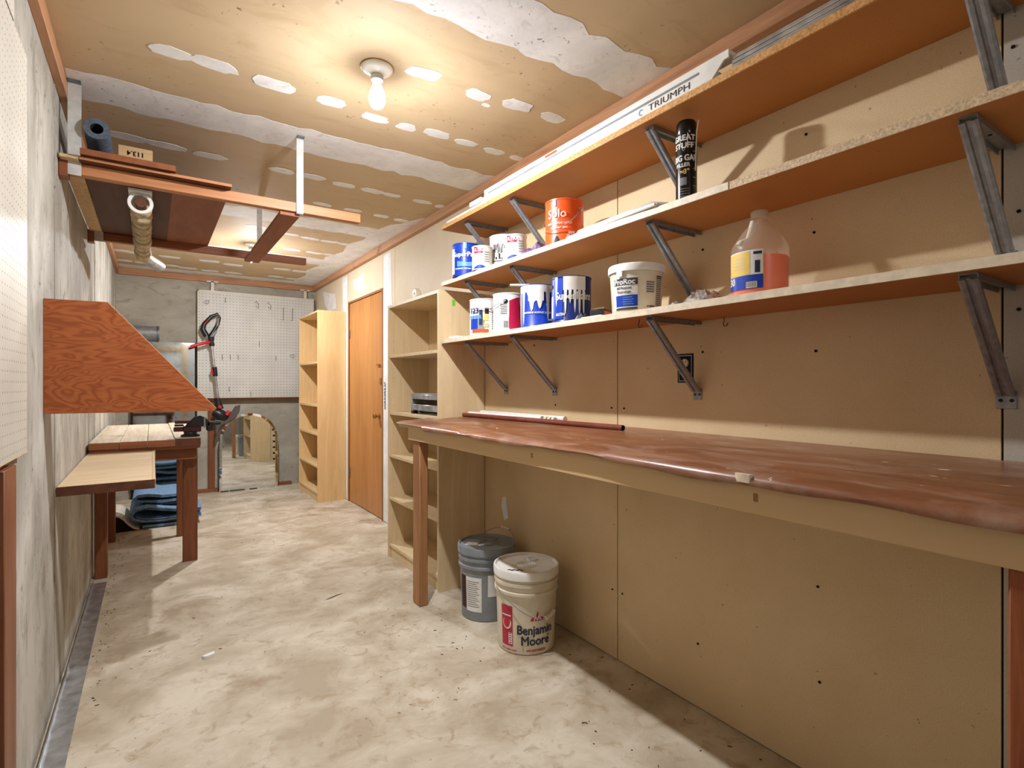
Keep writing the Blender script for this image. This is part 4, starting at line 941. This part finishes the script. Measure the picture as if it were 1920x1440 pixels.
for y, nm in ((2.742, 'front'), (3.922, 'rear')):
    MB().box(0.586, 0.618, y, y + 0.004, 2.04, ZC - 0.002).box(0.586, 0.618, y, y + 0.05, 2.0385, 2.042).build('hanger_strap', 'strap', rk)
    MB().box(0.586, 0.618, y - 0.03, y + 0.001, ZC - 0.006, ZC - 0.002).build('strap_foot', 'galvdark', rk)
    MB().box(-0.276, -0.233, y, y + 0.004, 2.04, ZC - 0.002).build('hanger_strap', 'strap', rk)
    MB().box(-0.276, -0.233, y - 0.03, y + 0.001, ZC - 0.006, ZC - 0.002).build('strap_foot', 'galvdark', rk)
pw = tag(MB().box(-0.236, 0.30, 2.70, 4.02, 2.0925, 2.1045).build('plywood_sheet', 'darkply', loc=(-0.236, 2.70, 2.0925)), 'dark plywood sheet lying on the hanging rack', 'plywood')
MB().box(0.315, 0.535, 0.06, 1.28, -0.0012, 0.0).build('lighter_strip', 'brownply', pw)  # lighter brown strip along one side of the underside
MB().box(0.0, 0.536, -0.0015, 0.0, 0.0, 0.012).build('front_edge', 'beam', pw)
bd = tag(MB().box(-0.232, 0.085, 2.68, 3.3, 2.106, 2.118).build('loose_board', 'darkply', loc=(-0.232, 2.68, 2.106)), 'short dark board with raised lip stacked on the rack plywood', 'board')
MB().prism([(-0.008, 0.0), (0.006, 0.0), (0.004, 0.026), (-0.012, 0.022)], 0, 0.317, 'x').build('lip', 'brownply', bd)
fr = thing('foam_pipe', 'grey foam pipe sleeve poking up from the rack', 'foam tube', (-0.150, 3.02, 2.119))
a = Vector((0.0, 0.0, 0.04)); b_ = Vector((-0.033, -0.30, 0.116)); a = Vector((-0.030, 0.25, 0.048))
MB().tube([tuple(a), tuple(b_)], 0.044, 24, cap=False).build('sleeve', 'foam', fr)
dv = (b_ - a).normalized()
MB().tube([tuple(b_ - dv * 0.12), tuple(b_ - dv * 0.119)], 0.0435, 24).build('bore_shade', 'darkgap', fr)  # dark disc closing the sleeve, painted for the shade inside the bore
MB().tube([tuple(a), tuple(b_)], 0.022, 24, cap=False).build('bore', 'darkgap', fr)
sd = dv.cross(Vector((0, 0, 1))).normalized(); u_ = sd.cross(dv)
ring = []; rf = []
for i in range(24):
    q = 2 * PI * i / 24
    for r_ in (0.022, 0.044): ring.append(tuple(b_ + (sd * math.cos(q) + u_ * math.sin(q)) * r_))
for i in range(24): rf.append((2 * i, 2 * i + 1, (2 * i + 3) % 48, (2 * i + 2) % 48))
MB().add(ring, rf).build('cut_end', 'foam', fr)
wk = thing('wood_block', 'pale pine block marked 113.4 on the hanging rack', 'wood block', (-0.06, 2.99, 2.119))
MB().box(-0.065, 0.065, 0, 0.19, 0.11, 0.17).build('block', 'carton', wk, bev=0.002)
MB().box(-0.06, 0.06, 0.02, 0.19, 0.0, 0.109).build('lower_block', 'darkply', wk)
text_flat('113.4', 0.030, lambda x, y: (-x * 1.0, -0.0008, 0.140 - y), 'ink', wk, 0.0008)
rh = thing('ribbed_hose', 'tan ribbed hose with white collar hung beneath the rack', 'hose', (-0.04, 2.80, 2.03))
MB().bar((0.0, 0.0, 0.008), (-0.005, 1.28, 0.008), 0.085, 0.012).build('backing_strip', 'strap', rh)
MB().tube([(0.002, 0.03, -0.034), (-0.004, 1.26, -0.034)], 0.021, 16).build('rib_shade_core', 'darkply', rh)  # dark core colour stands in for the shade between the ribs
for i in range(11):
    yy = 0.13 + i * 0.108; rr_ = 0.041 + 0.003 * math.sin(i * 2.3)
    MB().lathe([(0.020, -0.030), (rr_ * 0.85, -0.024), (rr_, -0.010), (rr_, 0.010), (rr_ * 0.85, 0.024), (0.020, 0.030)], 22, m=Matrix.Translation((0.002 - 0.0005 * i, yy, -0.034)) @ Matrix.Rotation(PI / 2 + 0.15 * math.sin(i * 1.7), 4, 'X')).build('rib', 'ribbed', rh)
MB().lathe([(0.034, -0.008), (0.046, -0.008), (0.048, 0.0), (0.046, 0.008), (0.034, 0.008)], 28, m=Matrix.Translation((0.0, 0.045, -0.034)) @ Matrix.Rotation(PI / 2, 4, 'X')).build('collar', 'white', rh)
MB().tube([(-0.002, 1.20, -0.034), (0.03, 1.36, -0.030), (0.085, 1.58, -0.022)], [0.034, 0.036, 0.036], 18).build('metal_end', 'alu', rh)

# ================================================================ BACK WALL
bp = thing('pegboard', 'large white pegboard on the back wall', 'pegboard', (0.418, YB - 0.062, 1.048))
M['pegB'] = pegmat('pegboard_white_back', (214, 212, 204), (138, 134, 126), 0.0335, 'X', 'Z', 0.14)
MB().box(0, 1.232, -0.006, 0.0, 0, 1.196).build('panel', 'pegB', bp)
MB().box(0.0, 0.012, -0.008, -0.006, 0, 1.196).box(0, 1.232, -0.008, -0.006, 1.184, 1.196).box(0, 1.232, -0.008, -0.006, 0, 0.006).build('panel_edge', 'offwhite', bp)
for q in ((0.01, 0.06, 0.0, 1.18), (1.18, 1.225, 0.0, 1.18), (0.0605, 1.1795, -0.03, 0.02)): MB().box(q[0], q[1], 0.001, 0.06, q[2], q[3]).build('frame_batten', 'darkply', bp)
for x in (0.13, 1.12):
    MB().box(x, x + 0.03, 0.004, 0.028, 1.19, 1.30).box(x - 0.04, x + 0.07, 0.004, 0.028, 1.29, 1.305).build('mount_tab', 'offwhite', bp)
hk = [(0.06, 1.07, 0), (0.27, 1.10, 1), (0.59, 1.08, 2), (0.72, 1.08, 2), (0.88, 1.06, 3), (0.98, 1.06, 3), (0.24, 0.46, 1), (0.32, 0.46, 1), (0.40, 0.46, 1), (0.62, 0.62, 1), (0.80, 0.46, 1), (0.95, 0.50, 0), (0.31, 0.10, 1), (0.53, 0.04, 1)]
hs_ = []
mesh_kinds = {
    0: [(0, 0, 0), (0.05, -0.01, 0.01), (0.04, -0.03, -0.03), (0.0, -0.03, -0.02)],
    1: [(0, 0, 0.03), (0, -0.006, 0.028), (0, -0.008, -0.03)],
    2: [(-0.02, 0, 0.02), (0.0, -0.02, 0.03), (0.02, -0.03, -0.01), (0.02, -0.01, -0.05), (-0.01, -0.02, -0.02)],
    3: [(0.012, 0, 0.0), (0.0, -0.012, 0.0), (0.0, -0.012, -0.14), (-0.02, -0.02, -0.145)]}
names = {0: 'bent', 1: 'short', 2: 'looped', 3: 'long'}
protos = {}
hl = ['bent wire hook at the top left corner of the back pegboard', 'short wire hook at the top left of the back pegboard', 'left looped wire hook at the top middle of the back pegboard', 'right looped wire hook at the top middle of the back pegboard',
      'left of two long wire hooks at the top right of the back pegboard', 'right of two long wire hooks at the top right of the back pegboard', 'first of three short wire hooks beside the trimmer shaft', 'second of three short wire hooks beside the trimmer shaft', 'third of three short wire hooks beside the trimmer shaft',
      'lone short wire hook at the centre of the back pegboard', 'short wire hook at the right of the back pegboard', 'bent wire hook at the right of the back pegboard', 'short wire hook at the bottom of the back pegboard by the trimmer', 'short wire hook at the bottom edge of the back pegboard']
for i, (x, z, k) in enumerate(hk):
    if k not in protos:
        o = MB().tube(mesh_kinds[k], 0.0022, 5).build('peg_hook', 'iron'); protos[k] = o
    else:
        o = protos[k].copy(); COL.objects.link(o)
    o.location = (0.418 + x, YB - 0.0705, 1.048 + z)
    tag(o, hl[i], 'hook', 'wire hooks on the back pegboard')
# tall unframed mirror leaning at the left
tm = thing('tall_mirror', 'tall speckled rectangular mirror on the back wall behind the small bench', 'mirror', (-0.16, YB - 0.03, 0.10))
MB().box(0, 0.555, -0.006, 0, 0, 1.555).build('glass', 'oldmirror', tm)
for xx, zz in ((-0.022, 1.0), (0.555, 0.95)): MB().box(xx, xx + 0.0215, -0.010, 0.0005, 0, zz).build('side_frame', 'black', tm)
MB().box(-0.02, 0.57, 0.001, 0.03, -0.1, 1.55).build('backing', 'darkgap', tm)
# duct on the back wall
du = thing('duct_pipe', 'galvanised round duct against the back wall', 'duct', (-0.29, YB - 0.085, 1.735))
MB().tube([(0, 0, 0), (0.36, 0, 0)], 0.078, 28).build('pipe', 'galv', du); MB().tube([(0.335, 0, 0), (0.352, 0, 0)], 0.082, 28).build('seam_ring', 'galvdark', du)
MB().box(0.02, 0.05, -0.082, 0.084, -0.005, 0.005).build('strap', 'galvdark', du)
# arched mirror leaning on the back wall
am = thing('arched_mirror', 'arched mirror with black tape marks, standing at the back wall', 'mirror', (0.925, 6.715, 0.0))
am.rotation_euler = (-0.015, 0, 0)
MB().box(-0.02, 0.02, 0.009, 0.125, 0.40, 0.44).build('prop', 'darkply', am)
hw, sh_ = 0.302, 0.57
def archpts(o):
    r = hw - o; pts = [(-r, o), (r, o)]
    for i in range(25): a = PI * i / 24; pts.append((r * math.cos(a), sh_ + (hw - o) * math.sin(a)))
    return pts
ao, ai = archpts(0.0), archpts(0.026); k = len(ao)
MB().prism(ai, -0.006, 0.0, 'y').build('glass', 'mirror', am, smooth=0)
mb = MB(); vs = [(x, -0.002, z) for x, z in ao] + [(x, -0.0062, z) for x, z in ai] + [(x, 0.0, z) for x, z in ao]
fs = [(i, (i + 1) % k, k + (i + 1) % k, k + i) for i in range(k)] + [(i, (i + 1) % k, 2 * k + (i + 1) % k, 2 * k + i) for i in range(k)]
mb.add(vs, fs).build('bevel', 'mirror', am, smooth=10)
MB().prism(archpts(0.003), 0.0005, 0.008, 'y').build('backing', 'darkply', am, smooth=0)
for i in range(6):
    z = 0.32 + i * 0.068; MB().box(0.248 - (0.01 if i == 5 else 0), 0.272 - (0.01 if i == 5 else 0), -0.0085, -0.0066, z, z + 0.022).build('black_tape', 'black', am)
for x0_, x1_ in ((-0.29, -0.21), (-0.20, -0.05), (0.0, 0.08)): MB().box(x0_, x1_, -0.0075, -0.0066, 0.003, 0.015).build('tape_strip', 'darkprint', am)
# string trimmer hung on the pegboard
sx = thing('string_trimmer', 'black and red string trimmer hanging upright on the back pegboard', 'trimmer', (0, 6.685, 0))
def P3(x, z, y=0.0): return (x, y, z)
MB().tube([P3(0.548, 1.62), P3(0.612, 1.00)], 0.0135, 12).build('shaft', 'alu', sx)
MB().tube([P3(0.550, 1.62), P3(0.540, 1.72)], [0.026, 0.032], 14).build('grip_neck', 'black', sx)
hp = [(0.500, 1.725), (0.462, 1.80), (0.475, 1.86), (0.545, 1.945), (0.603, 1.975), (0.622, 1.935), (0.605, 1.86), (0.562, 1.775), (0.530, 1.71)]
MB().tube([P3(x, z) for x, z in hp] , [0.030, 0.028, 0.022, 0.020, 0.018, 0.017, 0.018, 0.022, 0.028], 12).build('loop_handle', 'black', sx)
MB().tube([P3(0.535, 1.705, -0.01), P3(0.59, 1.79, -0.012)], [0.016, 0.012], 10).build('trigger_panel', 'greyplastic', sx)
MB().tube([P3(0.612, 1.93, -0.012), P3(0.600, 1.84, -0.014)], 0.010, 8).build('battery_side', 'alu', sx)
MB().tube([P3(0.48, 1.86, -0.02), P3(0.51, 1.90, -0.02)], 0.006, 8).build('red_stripe', 'red', sx)
MB().tube([P3(0.545, 1.668), P3(0.475, 1.648, -0.03), P3(0.40, 1.625, -0.05), P3(0.345, 1.600, -0.05)], [0.018, 0.016, 0.016, 0.013], 12).build('assist_handle', 'red', sx)
MB().tube([P3(0.548, 1.670, -0.018), P3(0.548, 1.670, 0.02)], 0.026, 16).build('clamp', 'paper', sx)
MB().tube([P3(0.548, 1.670, -0.026), P3(0.548, 1.670, -0.016)], 0.012, 12).build('clamp_knob', 'red', sx)
MB().tube([P3(0.573, 1.39), P3(0.582, 1.29)], 0.025, 14).build('coupler', 'black', sx)
MB().tube([P3(0.545, 1.375, -0.02), P3(0.555, 1.31, -0.02)], 0.009, 8).build('lock_lever', 'red', sx)
MB().tube([P3(0.607, 1.05), P3(0.622, 0.93)], [0.022, 0.042], 16).build('motor_neck', 'black', sx)
MB().tube([P3(0.622, 0.955, -0.052), P3(0.622, 0.955, -0.03)], 0.018, 14).build('red_cap', 'red', sx)
MB().tube([P3(0.565, 0.905, -0.01), P3(0.60, 0.88, -0.01), P3(0.68, 0.835, -0.01), P3(0.70, 0.825, -0.01)], [0.04, 0.062, 0.056, 0.035], 18).build('motor_head', 'black', sx)
MB().tube([P3(0.685, 0.86, -0.05), P3(0.715, 0.905, -0.045)], 0.022, 12).build('red_wheel', 'red', sx)
gpts = [(0.70, 0.83), (0.775, 0.955), (0.825, 0.97), (0.815, 0.89), (0.77, 0.825), (0.69, 0.775), (0.63, 0.75), (0.595, 0.66), (0.58, 0.66), (0.585, 0.75), (0.61, 0.80)]
MB().prism(gpts, -0.045, 0.012, 'y').build('guard', 'guard', sx, bev=0.004)

# ================================================================ SMALL THINGS ON THE FLOOR
tag(MB().prism(blob(0.213, 2.702, 0.028, 0.012, 10, 0.25, 0.4), 0.0005, 0.012, 'z').build('plaster_chip', 'white', loc=(0.213, 2.702, 0)), 'small white plaster chip on the floor', 'chip')
tag(MB().add([(0.80, 3.045, 0.001), (0.84, 3.055, 0.004), (0.88, 3.075, 0.003), (0.925, 3.09, 0.001), (0.88, 3.085, 0.001), (0.84, 3.068, 0.001)], [(0, 1, 5), (1, 2, 4, 5), (2, 3, 4)]).build('wood_sliver', 'ink', loc=(0.86, 3.06, 0)), 'thin dark sliver lying on the floor before the bookcase', 'sliver')
random.seed(21)
db = MB()
for i in range(150):
    if i < 60: x = XL + 0.09 + abs(random.gauss(0, 0.03)); y = random.uniform(2.5, 5.2)
    elif i < 100: x = random.uniform(1.22, 1.66); y = random.uniform(0.8, 2.6)
    else: x = random.uniform(-0.1, 1.3); y = random.uniform(1.2, 6.3)
    s_ = random.uniform(0.0015, 0.0042); db.prism(blob(x if not (1.26 < x < 1.66 and 1.85 < y < 2.6) else x - 0.42, y, s_ * random.uniform(1, 2.2), s_ * 0.6, 5, 0.3, random.uniform(0, 3)), 0.0, 0.002, 'z')
o = db.build('floor_debris', 'darkply', smooth=0); o['kind'] = 'stuff'; tag(o, 'scattered dark crumbs and dirt on the concrete floor', 'debris')
